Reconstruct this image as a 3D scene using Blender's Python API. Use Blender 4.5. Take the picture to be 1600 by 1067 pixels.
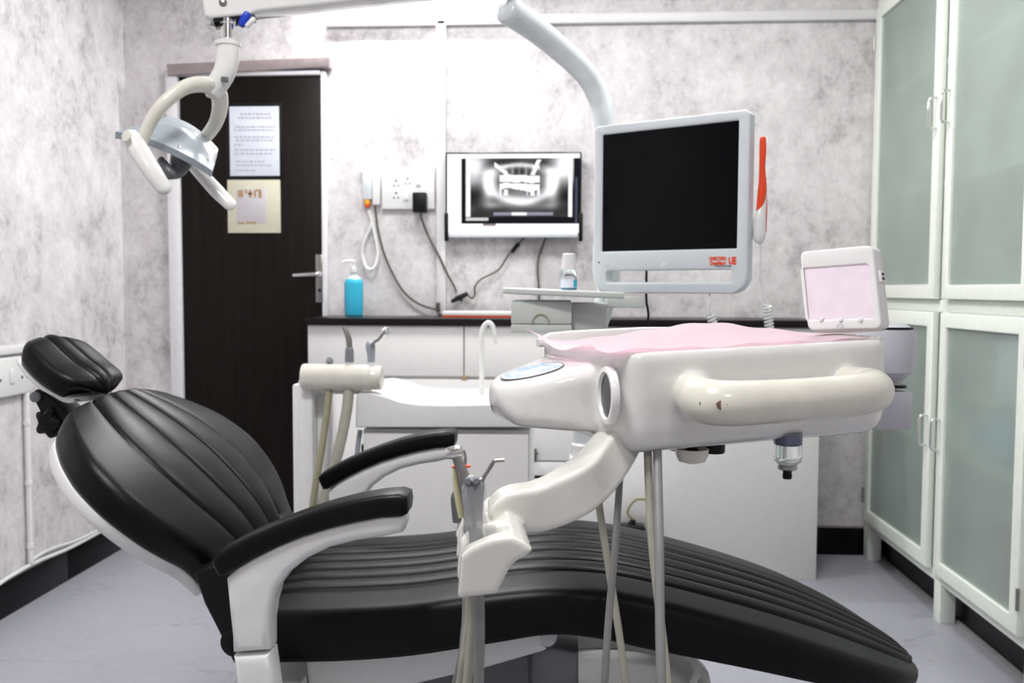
import bpy, bmesh, math, random
from mathutils import Vector, Matrix
from math import sin, cos, pi, radians, atan, sqrt, exp
random.seed(7)
S = bpy.context.scene
COL = S.collection
for o in list(bpy.data.objects): bpy.data.objects.remove(o)

# ------------------------------------------------------------------ camera
F, W0, H0 = 1400.0, 1600, 1067
PITCH, YAW, ROLL = atan(80/F), atan(78/F), .0035
EYE = Vector((0, 0, 1.09))
fw = Vector((-sin(YAW)*cos(PITCH), cos(YAW)*cos(PITCH), -sin(PITCH)))
rt0 = Vector((cos(YAW), sin(YAW), 0)); up0 = rt0.cross(fw)
rt = rt0*cos(ROLL) + up0*sin(ROLL); up = up0*cos(ROLL) - rt0*sin(ROLL)
cam = bpy.data.cameras.new('camera'); cam.sensor_width = 36; cam.lens = F/W0*36
cam.clip_start = .05; cam.dof.use_dof = True; cam.dof.focus_distance = 1.35; cam.dof.aperture_fstop = 6.3
co = bpy.data.objects.new('camera', cam); COL.objects.link(co)
m = Matrix((rt, up, -fw)).transposed().to_4x4(); m.translation = EYE
co.matrix_world = m; S.camera = co

# ------------------------------------------------------------------ world, light, exposure
wd = bpy.data.worlds.new('world'); S.world = wd; wd.use_nodes = True
wd.node_tree.nodes['Background'].inputs[0].default_value = (.9, .95, 1, 1)
wd.node_tree.nodes['Background'].inputs[1].default_value = .3
S.view_settings.view_transform = 'Standard'; S.view_settings.look = 'None'
S.view_settings.gamma = 1; S.view_settings.exposure = 0.0
LAMPS = [  # ceiling panels: x, y, size x, size y, watts
    (-.50, .80, .42, .42, 33), (-.62, 2.75, .42, .42, 19), (.55, 2.55, .42, .42, 19), (.40, -.45, .42, .42, 8)]
CEIL = 2.62
TUBE_W = 16
def area(name, loc, rot, sx, sy, w, color=(1, 1, .99)):
    l = bpy.data.lights.new(name, 'AREA'); l.shape = 'RECTANGLE'; l.size = sx; l.size_y = sy; l.energy = w; l.color = color
    o = bpy.data.objects.new(name, l); COL.objects.link(o); o.location = loc; o.rotation_euler = rot
    return o
for i, (x, y, sx, sy, w) in enumerate(LAMPS):
    area('ceiling_lamp', (x, y, CEIL-.035), (0, 0, 0), sx*.93, sy*.93, w)

def P(x, y, Y):          # the point at room depth Y that lies on the sight line of photo point (x, y)
    d = fw + rt*((x-800)/F) - up*((y-533.5)/F)
    return EYE + d*(Y/d.y)
def PX(x, y, X):
    d = fw + rt*((x-800)/F) - up*((y-533.5)/F)
    return EYE + d*(X/d.x)

# ------------------------------------------------------------------ materials
def mat(name, col, rough=.5, metal=0, spec=.5, coat=0, noise=.04, nscale=40, bump=0, bscale=300, trans=0, ior=1.45, emit=None, estr=0, alpha=1):
    mt = bpy.data.materials.new(name); mt.use_nodes = True
    nt = mt.node_tree; b = nt.nodes['Principled BSDF']; L = nt.links
    tc = nt.nodes.new('ShaderNodeTexCoord')
    n = nt.nodes.new('ShaderNodeTexNoise'); n.inputs['Scale'].default_value = nscale; n.inputs['Detail'].default_value = 4
    L.new(tc.outputs['Object'], n.inputs['Vector'])
    r = nt.nodes.new('ShaderNodeValToRGB')
    r.color_ramp.elements[0].position = .3; r.color_ramp.elements[1].position = .7
    r.color_ramp.elements[0].color = tuple(c*(1-noise) for c in col)+(1,)
    r.color_ramp.elements[1].color = tuple(min(1, c*(1+noise)) for c in col)+(1,)
    L.new(n.outputs['Fac'], r.inputs[0]); L.new(r.outputs[0], b.inputs['Base Color'])
    b.inputs['Roughness'].default_value = rough; b.inputs['Metallic'].default_value = metal
    b.inputs['Specular IOR Level'].default_value = spec; b.inputs['Coat Weight'].default_value = coat
    b.inputs['Coat Roughness'].default_value = .08
    b.inputs['Transmission Weight'].default_value = trans; b.inputs['IOR'].default_value = ior
    b.inputs['Alpha'].default_value = alpha
    if emit:
        b.inputs['Emission Color'].default_value = emit+(1,); b.inputs['Emission Strength'].default_value = estr
    if bump:
        n2 = nt.nodes.new('ShaderNodeTexNoise'); n2.inputs['Scale'].default_value = bscale; n2.inputs['Detail'].default_value = 3
        L.new(tc.outputs['Object'], n2.inputs['Vector'])
        bp = nt.nodes.new('ShaderNodeBump'); bp.inputs['Strength'].default_value = bump; bp.inputs['Distance'].default_value = .002
        L.new(n2.outputs['Fac'], bp.inputs['Height']); L.new(bp.outputs[0], b.inputs['Normal'])
    return mt

def wallpaper():
    mt = bpy.data.materials.new('mottled_wallpaper'); mt.use_nodes = True
    nt = mt.node_tree; b = nt.nodes['Principled BSDF']; L = nt.links
    tc = nt.nodes.new('ShaderNodeTexCoord'); mp = nt.nodes.new('ShaderNodeMapping'); mp.inputs['Scale'].default_value = (1, 1, .85)
    L.new(tc.outputs['Object'], mp.inputs[0])
    def ns(scale, det, rgh, dist=0):
        n = nt.nodes.new('ShaderNodeTexNoise'); n.inputs['Scale'].default_value = scale; n.inputs['Detail'].default_value = det
        n.inputs['Roughness'].default_value = rgh; n.inputs['Distortion'].default_value = dist
        L.new(mp.outputs[0], n.inputs['Vector']); return n.outputs['Fac']
    def mx(a, b_, f):
        k = nt.nodes.new('ShaderNodeMix'); k.data_type = 'FLOAT'; k.inputs[0].default_value = f
        L.new(a, k.inputs[2]); L.new(b_, k.inputs[3]); return k.outputs[0]
    v = mx(ns(3.6, 5, .6, .3), ns(15, 6, .65, .3), .5)
    v = mx(v, ns(55, 6, .75, .3), .28)
    r = nt.nodes.new('ShaderNodeValToRGB'); e = r.color_ramp.elements
    e[0].position = .385; e[0].color = (.40, .375, .385, 1)
    e[1].position = .60; e[1].color = (.78, .755, .765, 1)
    k = e.new(.475); k.color = (.62, .59, .60, 1)
    L.new(v, r.inputs[0]); L.new(r.outputs[0], b.inputs['Base Color'])
    b.inputs['Roughness'].default_value = .62
    bp = nt.nodes.new('ShaderNodeBump'); bp.inputs['Strength'].default_value = .15; bp.inputs['Distance'].default_value = .002
    L.new(v, bp.inputs['Height']); L.new(bp.outputs[0], b.inputs['Normal'])
    return mt

def vinyl():
    mt = bpy.data.materials.new('veined_grey_vinyl'); mt.use_nodes = True
    nt = mt.node_tree; b = nt.nodes['Principled BSDF']; L = nt.links
    tc = nt.nodes.new('ShaderNodeTexCoord'); mp = nt.nodes.new('ShaderNodeMapping')
    mp.inputs['Rotation'].default_value = (0, 0, radians(-12)); mp.inputs['Scale'].default_value = (1, 3.0, 1)
    L.new(tc.outputs['Object'], mp.inputs[0])
    n = nt.nodes.new('ShaderNodeTexNoise'); n.inputs['Scale'].default_value = 2.2; n.inputs['Detail'].default_value = 6; n.inputs['Distortion'].default_value = .6
    L.new(mp.outputs[0], n.inputs['Vector'])
    rv = nt.nodes.new('ShaderNodeValToRGB'); e = rv.color_ramp.elements
    e[0].position = .492; e[0].color = (0, 0, 0, 1); e[1].position = .508; e[1].color = (0, 0, 0, 1); k = e.new(.5); k.color = (1, 1, 1, 1)
    L.new(n.outputs['Fac'], rv.inputs[0])
    g = nt.nodes.new('ShaderNodeTexNoise'); g.inputs['Scale'].default_value = 2.6; g.inputs['Detail'].default_value = 2
    L.new(tc.outputs['Object'], g.inputs['Vector'])
    gr = nt.nodes.new('ShaderNodeValToRGB'); gr.color_ramp.elements[0].position = .5; gr.color_ramp.elements[1].position = .62
    L.new(g.outputs['Fac'], gr.inputs[0])
    mu = nt.nodes.new('ShaderNodeMath'); mu.operation = 'MULTIPLY'; L.new(rv.outputs[0], mu.inputs[0]); L.new(gr.outputs[0], mu.inputs[1])
    mu2 = nt.nodes.new('ShaderNodeMath'); mu2.operation = 'MULTIPLY'; L.new(mu.outputs[0], mu2.inputs[0]); mu2.inputs[1].default_value = .55
    f = nt.nodes.new('ShaderNodeTexNoise'); f.inputs['Scale'].default_value = 30; f.inputs['Detail'].default_value = 8
    L.new(mp.outputs[0], f.inputs['Vector'])
    r = nt.nodes.new('ShaderNodeValToRGB'); e = r.color_ramp.elements
    e[0].position = .3; e[0].color = (.33, .335, .375, 1); e[1].position = .7; e[1].color = (.375, .38, .425, 1)
    L.new(f.outputs['Fac'], r.inputs[0])
    k = nt.nodes.new('ShaderNodeMix'); k.data_type = 'RGBA'; L.new(mu2.outputs[0], k.inputs[0]); L.new(r.outputs[0], k.inputs[6]); k.inputs[7].default_value = (.16, .15, .18, 1)
    L.new(k.outputs[2], b.inputs['Base Color']); b.inputs['Roughness'].default_value = .38
    return mt

def door_wood():
    mt = bpy.data.materials.new('dark_brown_veneer'); mt.use_nodes = True
    nt = mt.node_tree; b = nt.nodes['Principled BSDF']; L = nt.links
    tc = nt.nodes.new('ShaderNodeTexCoord'); mp = nt.nodes.new('ShaderNodeMapping'); mp.inputs['Scale'].default_value = (30, 30, 1.2)
    L.new(tc.outputs['Object'], mp.inputs[0])
    n = nt.nodes.new('ShaderNodeTexNoise'); n.inputs['Scale'].default_value = 2; n.inputs['Detail'].default_value = 6; n.inputs['Distortion'].default_value = .6
    L.new(mp.outputs[0], n.inputs['Vector'])
    r = nt.nodes.new('ShaderNodeValToRGB'); e = r.color_ramp.elements
    e[0].position = .3; e[0].color = (.004, .0025, .002, 1); e[1].position = .75; e[1].color = (.012, .0075, .006, 1)
    L.new(n.outputs['Fac'], r.inputs[0]); L.new(r.outputs[0], b.inputs['Base Color'])
    b.inputs['Roughness'].default_value = .42; b.inputs['Specular IOR Level'].default_value = .15
    return mt

def paper_pink():
    mt = bpy.data.materials.new('pink_printed_paper'); mt.use_nodes = True
    nt = mt.node_tree; b = nt.nodes['Principled BSDF']; L = nt.links
    tc = nt.nodes.new('ShaderNodeTexCoord')
    ck = nt.nodes.new('ShaderNodeTexWave'); ck.inputs['Scale'].default_value = 62; ck.inputs['Distortion'].default_value = .6; ck.bands_direction = 'DIAGONAL'
    L.new(tc.outputs['Object'], ck.inputs['Vector'])
    w2 = nt.nodes.new('ShaderNodeTexWave'); w2.inputs['Scale'].default_value = 55; w2.bands_direction = 'Y'
    L.new(tc.outputs['Object'], w2.inputs['Vector'])
    mu = nt.nodes.new('ShaderNodeMath'); mu.operation = 'MULTIPLY'; L.new(ck.outputs['Fac'], mu.inputs[0]); L.new(w2.outputs['Fac'], mu.inputs[1])
    r = nt.nodes.new('ShaderNodeValToRGB'); e = r.color_ramp.elements
    e[0].position = .1; e[0].color = (.93, .83, .87, 1); e[1].position = .6; e[1].color = (.88, .58, .69, 1)
    L.new(mu.outputs[0], r.inputs[0]); L.new(r.outputs[0], b.inputs['Base Color'])
    b.inputs['Roughness'].default_value = .6
    return mt

M = {}
M['wall'] = wallpaper(); M['vinyl'] = vinyl(); M['door'] = door_wood(); M['pink'] = paper_pink()
M['ceil'] = mat('ceiling_white', (.82, .81, .80), .8)
M['bb'] = mat('black_skirting', (.004, .004, .005), .3, spec=.2)
M['trim'] = mat('white_pvc', (.80, .79, .80), .4, noise=.02)
M['lint'] = mat('mauve_grey_wood', (.31, .26, .265), .6, noise=.1, nscale=30)
M['frame'] = mat('door_frame_white', (.74, .73, .76), .45)
M['leather'] = mat('black_leather', (.0035, .0035, .004), .37, spec=.21, noise=.1, bump=.14, bscale=420)
M['bplast'] = mat('black_plastic', (.006, .006, .0065), .38, spec=.25)
M['bgloss'] = mat('black_gloss', (.006, .006, .007), .12)
M['white'] = mat('white_plastic', (.79, .79, .78), .28, coat=.3, noise=.02)
M['gloss'] = mat('glossy_white_shell', (.78, .775, .755), .16, coat=.8, noise=.02)
M['arm'] = mat('ivory_gloss_shell', (.73, .72, .67), .18, coat=.7, noise=.02)
M['cream'] = mat('aged_ivory_plastic', (.70, .68, .60), .25, coat=.5, noise=.05, nscale=20)
M['cool'] = mat('cool_grey_plastic', (.66, .70, .73), .35, noise=.02)
M['lam'] = mat('white_laminate', (.80, .79, .78), .35, noise=.015)
M['cup'] = mat('green_white_paint', (.80, .84, .77), .4, noise=.03)
M['top'] = mat('dark_worktop', (.010, .007, .007), .3, spec=.2)
M['chrome'] = mat('chrome', (.75, .74, .73), .15, metal=1)
M['steel'] = mat('brushed_steel', (.33, .32, .31), .28, metal=1, noise=.1)
M['gmetal'] = mat('grey_paint', (.21, .225, .24), .35)
M['dgrey'] = mat('dark_grey_plastic', (.11, .115, .125), .35)
M['lgrey'] = mat('silver_grey_plastic', (.33, .37, .41), .3, coat=.3)
M['hoseg'] = mat('grey_hose', (.24, .24, .235), .45, noise=.06)
M['hoseb'] = mat('beige_hose', (.38, .37, .31), .45, noise=.06)
M['hoseo'] = mat('olive_hose', (.36, .34, .23), .45, noise=.06)
M['yell'] = mat('pale_yellow_plastic', (.72, .70, .42), .4)
M['red'] = mat('orange_red_plastic', (.85, .07, .012), .35)
M['amber'] = mat('amber_plastic', (.85, .38, .03), .35)
M['blue'] = mat('blue_gel', (.04, .46, .68), .18, noise=.03)
M['navy'] = mat('navy_plastic', (.02, .04, .16), .3)
M['blue2'] = mat('bright_blue', (.01, .05, .5), .35)
M['print'] = mat('blue_print', (.22, .36, .72), .5)
M['pad'] = mat('pale_blue_film', (.62, .68, .82), .25)
M['clear'] = mat('clear_plastic', (.92, .95, .96), .08, trans=.92, noise=.01)
M['film'] = mat('cling_film', (.9, .9, .9), .10, spec=.9, coat=1, alpha=.26, noise=.01, bump=1.0, bscale=75)
M['frost'] = mat('frosted_green_glass', (.78, .88, .83), .27, spec=.6, trans=.80, noise=.06, nscale=6)
M['paper'] = mat('white_paper', (.74, .78, .88), .6)
M['ink'] = mat('grey_ink', (.48, .50, .58), .7)
M['creamp'] = mat('cream_card', (.62, .60, .47), .6)
M['mauvep'] = mat('lilac_paper', (.55, .52, .55), .6)
M['brownp'] = mat('brown_print', (.42, .27, .13), .6)
M['lilac'] = mat('lilac_reflection', (.84, .74, .82), .3, coat=.1)  # reflection of the pink liner put into the window's base colour
M['screen'] = mat('dark_screen', (.003, .003, .004), .13, spec=.12)
M['pole'] = mat('pole_grey_white', (.66, .70, .72), .3, coat=.3)
M['joint'] = mat('lilac_grey_plastic', (.47, .475, .52), .35, coat=.3, noise=.02)
M['shelf'] = mat('grey_green_plastic', (.60, .63, .60), .4, noise=.02)
M['cable'] = mat('grey_cable', (.08, .075, .06), .5)
M['wcable'] = mat('white_cable', (.72, .74, .72), .4)
M['ycable'] = mat('olive_cable', (.22, .22, .06), .5)
M['rust'] = mat('rust_chip', (.22, .13, .11), .7)
M['teal'] = mat('teal_wrap', (.10, .36, .50), .4)
M['maroon'] = mat('maroon_card', (.25, .06, .06), .5)
M['seam'] = mat('dark_joint', (.03, .03, .03), .6)
M['lamp'] = mat('lamp_diffuser', (.9, .9, .9), .5, emit=(1, .98, .96), estr=4)

# ------------------------------------------------------------------ mesh helpers
ROOT = {}
def finish(bm, angle=40):
    bmesh.ops.recalc_face_normals(bm, faces=bm.faces[:])
    me = bpy.data.meshes.new('m'); bm.to_mesh(me); bm.free()
    me.polygons.foreach_set('use_smooth', [True]*len(me.polygons))
    me.set_sharp_from_angle(angle=radians(angle))
    return me
def thing(name, label, cat, loc, group=None):
    o = bpy.data.objects.new(name, None); COL.objects.link(o); o.location = loc; o.empty_display_size = .05
    o['label'] = label; o['category'] = cat
    if group: o['group'] = group
    ROOT[o.name] = Vector(loc); return o
def obj(name, bm, m, parent=None, label=None, cat=None, group=None, kind=None, angle=40):
    me = bm if isinstance(bm, bpy.types.Mesh) else finish(bm, angle)
    me.name = name
    if parent is not None: base = ROOT[parent.name]
    else:
        xs = [v.co for v in me.vertices]
        lo = [min(c[i] for c in xs) for i in range(3)]; hi = [max(c[i] for c in xs) for i in range(3)]
        base = Vector(((lo[0]+hi[0])/2, (lo[1]+hi[1])/2, lo[2]))
        if kind == 'structure': base = Vector((0, 0, 0))
    me.transform(Matrix.Translation(-base))
    me.materials.clear()
    for k in (m if isinstance(m, (list, tuple)) else [m]): me.materials.append(M[k])
    o = bpy.data.objects.new(name, me); COL.objects.link(o)
    if parent is not None: o.parent = parent
    else: o.location = base
    ROOT[o.name] = base
    if label: o['label'] = label
    if cat: o['category'] = cat
    if group: o['group'] = group
    if kind: o['kind'] = kind
    return o
def struct(name, bm, m, parent=None):
    o = obj(name, bm, m, parent, kind='structure'); return o
def add_box(bm, lo, hi, bev=0, mtx=None, seg=2):
    r = bmesh.ops.create_cube(bm, size=1)['verts']
    for v in r:
        v.co = Vector([lo[i]+(v.co[i]+.5)*(hi[i]-lo[i]) for i in range(3)])
    if bev:
        es = list({e for v in r for e in v.link_edges})
        g = bmesh.ops.bevel(bm, geom=es, offset=bev, segments=seg, profile=.5, affect='EDGES')
        r = list({v for f in g['faces'] for v in f.verts} | {v for v in r if v.is_valid})
        # collect whole island
        seen = set(r); st = list(r)
        while st:
            v = st.pop()
            for e in v.link_edges:
                w = e.other_vert(v)
                if w not in seen: seen.add(w); st.append(w)
        r = list(seen)
    if mtx is not None:
        for v in r: v.co = mtx @ v.co
    return r
def box(lo, hi, bev=0, mtx=None, seg=2):
    bm = bmesh.new(); add_box(bm, lo, hi, bev, mtx, seg); return bm
def rings(bm, R, closed=False, cap=True):
    vs = [[bm.verts.new(p) for p in r] for r in R]
    n = len(R[0]); k = len(vs)
    for i in range(k if closed else k-1):
        a, b = vs[i], vs[(i+1) % k]
        for j in range(n):
            bm.faces.new((a[j], a[(j+1) % n], b[(j+1) % n], b[j]))
    if cap and not closed:
        bm.faces.new(vs[0][::-1]); bm.faces.new(vs[-1])
    return [v for r in vs for v in r]
def catmull(pts, n=6):
    pts = [Vector(p) for p in pts]
    out = []
    for i in range(len(pts)-1):
        p0 = pts[i-1] if i else pts[0]*2-pts[1]
        p1, p2 = pts[i], pts[i+1]
        p3 = pts[i+2] if i+2 < len(pts) else pts[-1]*2-pts[-2]
        for k in range(n):
            t = k/n
            out.append(.5*((2*p1)+(p2-p0)*t+(2*p0-5*p1+4*p2-p3)*t*t+(3*p1-p0-3*p2+p3)*t**3))
    out.append(pts[-1]); return out
def add_tube(bm, pts, r, seg=10, n=6, smooth=True, round_end=False, flat=1.0, upv=None):
    """r: number or list per control point; flat: ratio of second radius"""
    if not isinstance(r, (list, tuple)): r = [r]*len(pts)
    if smooth and len(pts) > 2:
        q = catmull([tuple(p)+() for p in pts], n)
        rr = [v.x for v in catmull([(a, 0, 0) for a in r], n)]
    else: q = [Vector(p) for p in pts]; rr = list(r)
    if round_end:
        d0 = (q[0]-q[1]).normalized(); d1 = (q[-1]-q[-2]).normalized(); a = []; ar = []
        for k in (85, 60, 30): a.append(q[0]+d0*rr[0]*sin(radians(k))*round_end); ar.append(rr[0]*cos(radians(k)))
        b = []; br = []
        for k in (30, 60, 85): b.append(q[-1]+d1*rr[-1]*sin(radians(k))*round_end); br.append(rr[-1]*cos(radians(k)))
        q = a+q+b; rr = ar+rr+br
    R = []; nrm = None
    for i, p in enumerate(q):
        t = (q[min(i+1, len(q)-1)]-q[max(i-1, 0)]).normalized()
        if upv is not None: nrm = Vector(upv) - t*t.dot(Vector(upv)); nrm.normalize()
        elif nrm is None:
            nrm = t.orthogonal().normalized()
        else:
            nrm = nrm - t*t.dot(nrm); nrm.normalize()
        b = t.cross(nrm)
        R.append([p+(nrm*cos(2*pi*j/seg)+b*flat*sin(2*pi*j/seg))*rr[i] for j in range(seg)])
    return rings(bm, R)
def tube(*a, **k):
    bm = bmesh.new(); add_tube(bm, *a, **k); return bm
def add_lathe(bm, prof, c, axis=(0, 0, 1), seg=24):
    ax = Vector(axis).normalized(); a = ax.orthogonal().normalized(); b = ax.cross(a); c = Vector(c)
    R = [[c+ax*z+(a*cos(2*pi*j/seg)+b*sin(2*pi*j/seg))*max(r, 1e-4) for j in range(seg)] for r, z in prof]
    return rings(bm, R)
def lathe(prof, c, axis=(0, 0, 1), seg=24):
    bm = bmesh.new(); add_lathe(bm, prof, c, axis, seg); return bm
def smooth2(pts, n=5, closed=True):
    p = [Vector((a[0], a[1], 0)) for a in pts]
    if closed:
        q = catmull(p[-2:]+p+p[:2], n); k = n
        return [(v.x, v.y) for v in q[2*n:2*n+len(p)*n]]
    return [(v.x, v.y) for v in catmull(p, n)]
def rrect(x0, y0, x1, y1, r, n=5):
    out = []
    for cx, cy, a in ((x1-r, y0+r, -90), (x1-r, y1-r, 0), (x0+r, y1-r, 90), (x0+r, y0+r, 180)):
        for k in range(n+1):
            t = radians(a+90*k/n); out.append((cx+r*cos(t), cy+r*sin(t)))
    return out
def oval(cx, cy, rx, ry, n=28): return [(cx+rx*cos(2*pi*k/n), cy+ry*sin(2*pi*k/n)) for k in range(n)]
def plate(outs, depth, bev, mtx):
    """2D outlines (first outer, rest holes) made into a bevelled slab; local z in -depth/2..depth/2; mtx to world"""
    cu = bpy.data.curves.new('c', 'CURVE'); cu.dimensions = '2D'; cu.fill_mode = 'BOTH'
    cu.extrude = max(depth/2-bev, 0); cu.bevel_depth = bev; cu.bevel_resolution = 2; cu.offset = -bev
    for o in outs:
        s = cu.splines.new('POLY'); s.points.add(len(o)-1); s.use_cyclic_u = True
        for p, q in zip(s.points, o): p.co = (q[0], q[1], 0, 1)
    t = bpy.data.objects.new('t', cu); COL.objects.link(t)
    dg = bpy.context.evaluated_depsgraph_get(); dg.update()
    me = bpy.data.meshes.new_from_object(t.evaluated_get(dg))
    bpy.data.objects.remove(t); bpy.data.curves.remove(cu)
    bm = bmesh.new(); bm.from_mesh(me); bpy.data.meshes.remove(me)
    bmesh.ops.remove_doubles(bm, verts=bm.verts[:], dist=1e-5)
    bm.transform(mtx)
    return bm
def text(s, size, mtx, ext=.0004, bold=0):
    cu = bpy.data.curves.new('t', 'FONT'); cu.body = s; cu.size = size; cu.extrude = ext; cu.offset = bold; cu.align_x = 'CENTER'; cu.align_y = 'CENTER'
    cu.resolution_u = 3
    t = bpy.data.objects.new('t', cu); COL.objects.link(t)
    dg = bpy.context.evaluated_depsgraph_get(); dg.update()
    me = bpy.data.meshes.new_from_object(t.evaluated_get(dg)); bpy.data.objects.remove(t)
    bm = bmesh.new(); bm.from_mesh(me); bpy.data.meshes.remove(me); bm.transform(mtx); return bm
def join(a, b):
    me = bpy.data.meshes.new('j'); b.to_mesh(me); b.free(); a.from_mesh(me); bpy.data.meshes.remove(me); return a
def remesh(bm, vox, it=6, fac=.5, up=None):
    bmesh.ops.recalc_face_normals(bm, faces=bm.faces[:])
    me = bpy.data.meshes.new('r'); bm.to_mesh(me); bm.free()
    t = bpy.data.objects.new('r', me); COL.objects.link(t)
    k = t.modifiers.new('r', 'REMESH'); k.mode = 'VOXEL'; k.voxel_size = vox; k.use_smooth_shade = True
    s = t.modifiers.new('s', 'SMOOTH'); s.iterations = it; s.factor = fac
    dg = bpy.context.evaluated_depsgraph_get(); dg.update()
    r = bpy.data.meshes.new_from_object(t.evaluated_get(dg)); bpy.data.objects.remove(t); bpy.data.meshes.remove(me)
    r.polygons.foreach_set('use_smooth', [True]*len(r.polygons))
    return r
def frame_mtx(o, ex, ey):   # local x, y, z = right, up, towards the viewer side
    ex = ex.normalized(); ez = ex.cross(ey).normalized(); ey = ez.cross(ex)
    m = Matrix((ex, ey, ez)).transposed().to_4x4(); m.translation = o; return m
XZ = lambda Y: Matrix(((1, 0, 0, 0), (0, 0, -1, Y), (0, 1, 0, 0), (0, 0, 0, 1)))   # local x,y -> world x,z ; local z -> -Y
def xz(pts, Y): return [(P(a, b, Y).x, P(a, b, Y).z) for a, b in pts]

# ------------------------------------------------------------------ room shell
XL, XR, YB, YF = -1.85, 1.66, 3.74, -1.7
XC = 1.247      # front plane of the cupboards
struct('floor', box((XL-.1, YF-.1, -.1), (XR+.1, YB+.1, 0)), 'vinyl')
struct('ceiling', box((XL-.1, YF-.1, CEIL), (XR+.1, YB+.1, CEIL+.1)), 'ceil')
struct('wall_back', box((XL-.1, YB, -.1), (XR+.1, YB+.1, CEIL+.1)), 'wall')
struct('wall_left', box((XL-.1, YF, -.1), (XL, YB+.1, CEIL+.1)), 'wall')
struct('wall_right', box((XR, YF, -.1), (XR+.1, YB+.1, CEIL+.1)), 'wall')
struct('wall_front', box((XL-.1, YF-.1, -.1), (XR+.1, YF, CEIL+.1)), 'wall')
BBH = .114
bl = struct('baseboard_left', box((XL, YF, 0), (XL+.004, YB, BBH-.004)), 'seam')
y = YB-.06
ys = [3.735, 3.20, 2.60, 2.0, 1.4, .8]
for a, b in zip(ys[:-1], ys[1:]):
    obj('tile', box((XL+.001, b+.001, 0), (XL+.012, a-.001, BBH), .0015), 'bb', bl)
br = struct('baseboard_back', box((.90, YB-.004, 0), (1.64, YB, BBH-.004)), 'seam')
obj('tile', box((.91, YB-.012, 0), (1.255, YB-.001, BBH), .0015), 'bb', br)
obj('tile', box((1.257, YB-.012, 0), (1.64, YB-.001, BBH), .0015), 'bb', br)
obj('cap_strip', box((.91, YB-.011, BBH), (1.64, YB-.001, BBH+.006)), 'lint', br)
# surface trunking on the back wall
def wbox(x0, y0, x1, y1, t, bev=.003, Y=YB):
    a = P(x0, y1, Y); b = P(x1, y0, Y); return box((a.x, Y-t, a.z), (b.x, Y-.0005, b.z), bev)
struct('trim_1', box((P(683, 40, YB).x, YB-.022, .99), (P(697, 40, YB).x, YB-.0005, 2.195), .003), 'trim')
a = P(1000, 37, YB).z
struct('trim_2', box((-.98, YB-.022, a), (XC+.01, YB-.0005, a+.038), .003), 'trim')

# door, its frame and lintel
d = thing('door_1', 'dark brown door', 'door', (-1.29, YB, 0)); d['kind'] = 'structure'; del d['label']; del d['category']
DL, DR, DT = -1.60, -1.005, 1.972
obj('leaf', box((DL, YB-.03, .01), (DR, YB-.001, DT), .003), 'door', d)
obj('jamb', box((DL-.052, YB-.05, 0), (DL-.002, YB-.0005, DT+.02), .004), 'frame', d)
obj('jamb', box((DR+.002, YB-.036, 0), (DR+.022, YB-.0005, DT+.02), .004), 'frame', d)
obj('head_rail', box((DL-.002, YB-.045, DT+.002), (DR+.002, YB-.0005, DT+.02), .003), 'frame', d)
lt = [P(262, 118, YB-.06), P(514, 104, YB-.06), P(516, 88, YB-.06), P(260, 100, YB-.06)]
obj('lintel', plate([[(p.x, p.z) for p in lt]], .058, .003, XZ(YB-.031)), 'lint', d)
q = P(500, 435, YB-.03)
hp = obj('handle_plate', box((q.x-.017, YB-.036, q.z-.10), (q.x+.014, YB-.03, q.z+.10), .002), 'steel', d)
bm = lathe([(.012, 0), (.012, .03), (.009, .034)], (q.x, YB-.036, q.z+.018), (0, -1, 0), 16)
add_tube(bm, [(q.x, YB-.066, q.z+.018), (q.x-.035, YB-.07, q.z+.016), (q.x-.10, YB-.068, q.z+.012)], [.009, .009, .008], 10, 4, round_end=.8)
obj('lever', bm, 'chrome', hp)
obj('keyhole', lathe([(.007, 0), (.007, .003)], (q.x, YB-.036, q.z-.05), (0, -1, 0), 12), 'bplast', hp)

# notices on the door
def sheet(x0, y0, x1, y1, Y, t, m, name, parent=None, bev=.001, **k):
    a = P(x0, y1, Y); b = P(x1, y0, Y); return obj(name, box((a.x, Y-t, a.z), (b.x, Y, b.z), bev), m, parent, **k)
a = P(398, 282, YB-.03)
n1 = thing('notice', 'white printed notice in a thin black frame, upper sheet on the dark door', 'notice', (a.x, YB-.03, a.z))
sheet(355, 161, 441, 280, YB-.031, .006, 'bplast', 'notice_frame', n1)
sheet(360, 166, 436, 275, YB-.036, .003, 'paper', 'sheet', n1)
bm = bmesh.new()
for yy, x0, x1 in ((178, 375, 422), (184, 372, 424), (198, 368, 430), (203, 366, 428), (214, 366, 430), (219, 368, 426), (226, 366, 380), (234, 366, 430), (240, 366, 424), (252, 368, 412), (258, 368, 424), (266, 366, 400)):
    x = x0
    while x < x1:
        w = random.uniform(3, 8); a = P(x, yy+1.6, YB-.0392); b = P(min(x+w, x1), yy-1.0, YB-.0392)
        add_box(bm, (a.x, YB-.0396, a.z), (b.x, YB-.0388, b.z)); x += w+1.6
o = obj('printed_lines', bm, 'ink', n1); o['kind'] = 'stuff'
a = P(398, 364, YB-.03)
n2 = thing('notice', 'cream card with lilac centre and brown print, lower card on the dark door', 'notice', (a.x, YB-.03, a.z))
sheet(357, 281, 438, 364, YB-.031, .006, 'creamp', 'card', n2)
sheet(370, 295, 416, 348, YB-.0365, .002, 'mauvep', 'inner_sheet', n2)
bm = bmesh.new()
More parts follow.
